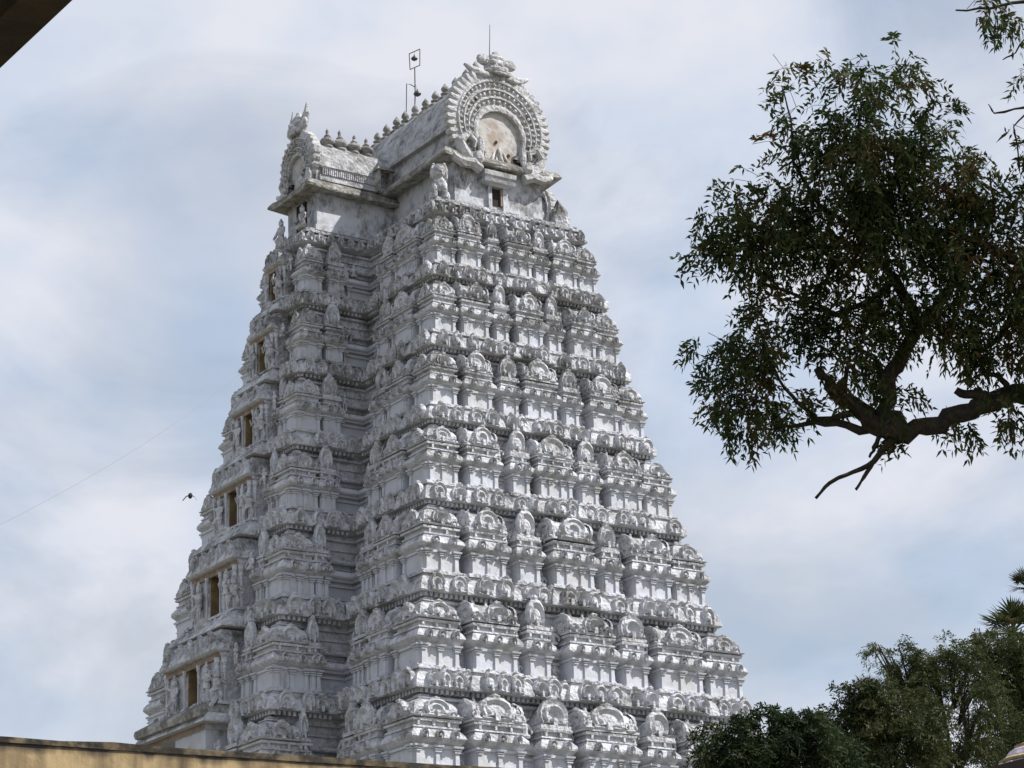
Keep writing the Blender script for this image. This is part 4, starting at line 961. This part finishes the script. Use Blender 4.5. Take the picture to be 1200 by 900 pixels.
tree('acacia_tree', 'feathery olive green tree with open crown and visible branches', 66, 1110, 880,
     [(1045, 770, 28, 14, 110), (1065, 785, 34, 20, 170), (1095, 775, 30, 20, 130), (1120, 768, 30, 16, 120), (1130, 795, 40, 22, 200), (1085, 805, 40, 18, 170), (1060, 815, 26, 14, 80), (1150, 825, 35, 24, 200), (1085, 840, 20, 16, 60), (1165, 860, 40, 26, 220), (1120, 875, 40, 20, 160), (1085, 888, 40, 24, 160), (1030, 760, 10, 7, 20)],
     M_leaf_olive, .11, .26, 13, .34, 13, True, trunk_r=.2, dens=1.15)
tree('tall_olive_tree', 'tall dense olive green tree at the lower right edge', 78, 1190, 890,
     [(1180, 785, 40, 36, 330), (1150, 775, 26, 22, 150), (1205, 760, 30, 34, 230), (1190, 830, 45, 34, 360), (1215, 870, 50, 50, 400), (1240, 800, 50, 70, 380), (1175, 880, 40, 26, 200), (1150, 748, 16, 12, 40)],
     M_leaf_olive, .14, .3, 11, .34, 14, True, trunk_r=.3, dens=1.4)
palm('fan palm whose spiky crown pokes above the trees at the right edge', 84, 1186, 742, 46, 21, 34)
palm('small fan palm with a spiky top behind the brownish green tree', 74, 1016, 812, 26, 22, 22)
palm('tall fan palm with spiky fronds cut by the right edge of the view', 70, 1206, 690, 30, 23, 18)
palm('low fan palm mostly hidden behind the feathery olive tree', 90, 1080, 800, 28, 24, 18)

# ---- painted shrine dome and dark roof edge, bottom right
def striped(name, cols, sc):
    m = mat(name, cols[0], col2=cols[1], nscale=sc, lo=.42, hi=.58, bump=.4); return m
M_pink = striped('pink_paint', ((.52, .36, .40), (.44, .42, .48)), 9); M_yel = striped('yellow_paint', ((.42, .32, .16), (.30, .30, .16)), 10); M_grn = striped('green_paint', ((.25, .33, .28), (.36, .33, .3)), 8)
sh = at(1222, 893, 34); shr = thing('painted_shrine', 'small painted shrine dome in pink, yellow and green at the bottom right corner', 'shrine', (sh.x, sh.y, 0))
zz = sh.z; k34 = 34/FPX
def lat(prof, c0, m, nm, n=20): link(nm, MB().lathe(prof, n).mesh(nm, m, smooth=False), shr, Matrix.Translation((0, 0, zz)))
lat([(.62, -.30), (.66, -.2), (.62, -.1), (.52, 0)], None, M_pink, 'dome_base'); lat([(.55, .002), (.57, .03), (.50, .06)], None, M_yel, 'moulding'); lat([(.49, .061), (.42, .15), (.33, .20)], None, M_pink, 'dome'); lat([(.34, .201), (.35, .22), (.22, .26), (.08, .30), (.05, .38), (.01, .46)], None, M_yel, 'dome_top')
m = MB().box(-.55, .55, -.55, .55, -zz, -.302); link('shrine_wall', m.mesh('shrine_wall', M_grn), shr, Matrix.Translation((0, 0, zz)))
pm = MB().ell((0, 0, 0), (.5, .3, .5), 7, 5).mesh('petal', M_pink); pg = MB().ell((0, 0, 0), (.5, .3, .5), 7, 5).mesh('petal', M_grn)
for i in range(20):
    a = 2*math.pi*i/20
    link('petal', pm if i % 3 else pg, shr, Matrix.Translation((0, 0, zz-.11)) @ Matrix.Rotation(a, 4, 'Z') @ Matrix.Translation((0, .60, 0)) @ Matrix.Diagonal((.16, .16, .2, 1)))
RZ = 3.4
r0 = onZ(1156, 900, RZ); r1 = onZ(1200, 888.5, RZ); dq = (r1-r0).normalized(); ra = math.atan2(dq.y, dq.x)
br = thing('shed_roof', 'black roof edge slanting across the extreme bottom right corner', 'roof', (r0.x, r0.y, 0)); br.rotation_euler = (0, 0, ra)
cd = Vector((CAM[0], CAM[1], 0))-Vector((r0.x, r0.y, 0)); sc_ = 1 if cd.dot(Vector((-dq.y, dq.x, 0))) > 0 else -1
# low shed standing beyond its visible near eave
a, c = sorted((0, -sc_*.5)); m = MB().box(-.6, 8, a, c, RZ-.12, RZ); link('roof_slab', m.mesh('roof_slab', M_soff), br)
a, c = sorted((-sc_*.1, -sc_*.4)); m = MB().box(-.4, 7.8, a, c, 0, RZ-.121); link('shed_wall', m.mesh('shed_wall', M_soff), br)
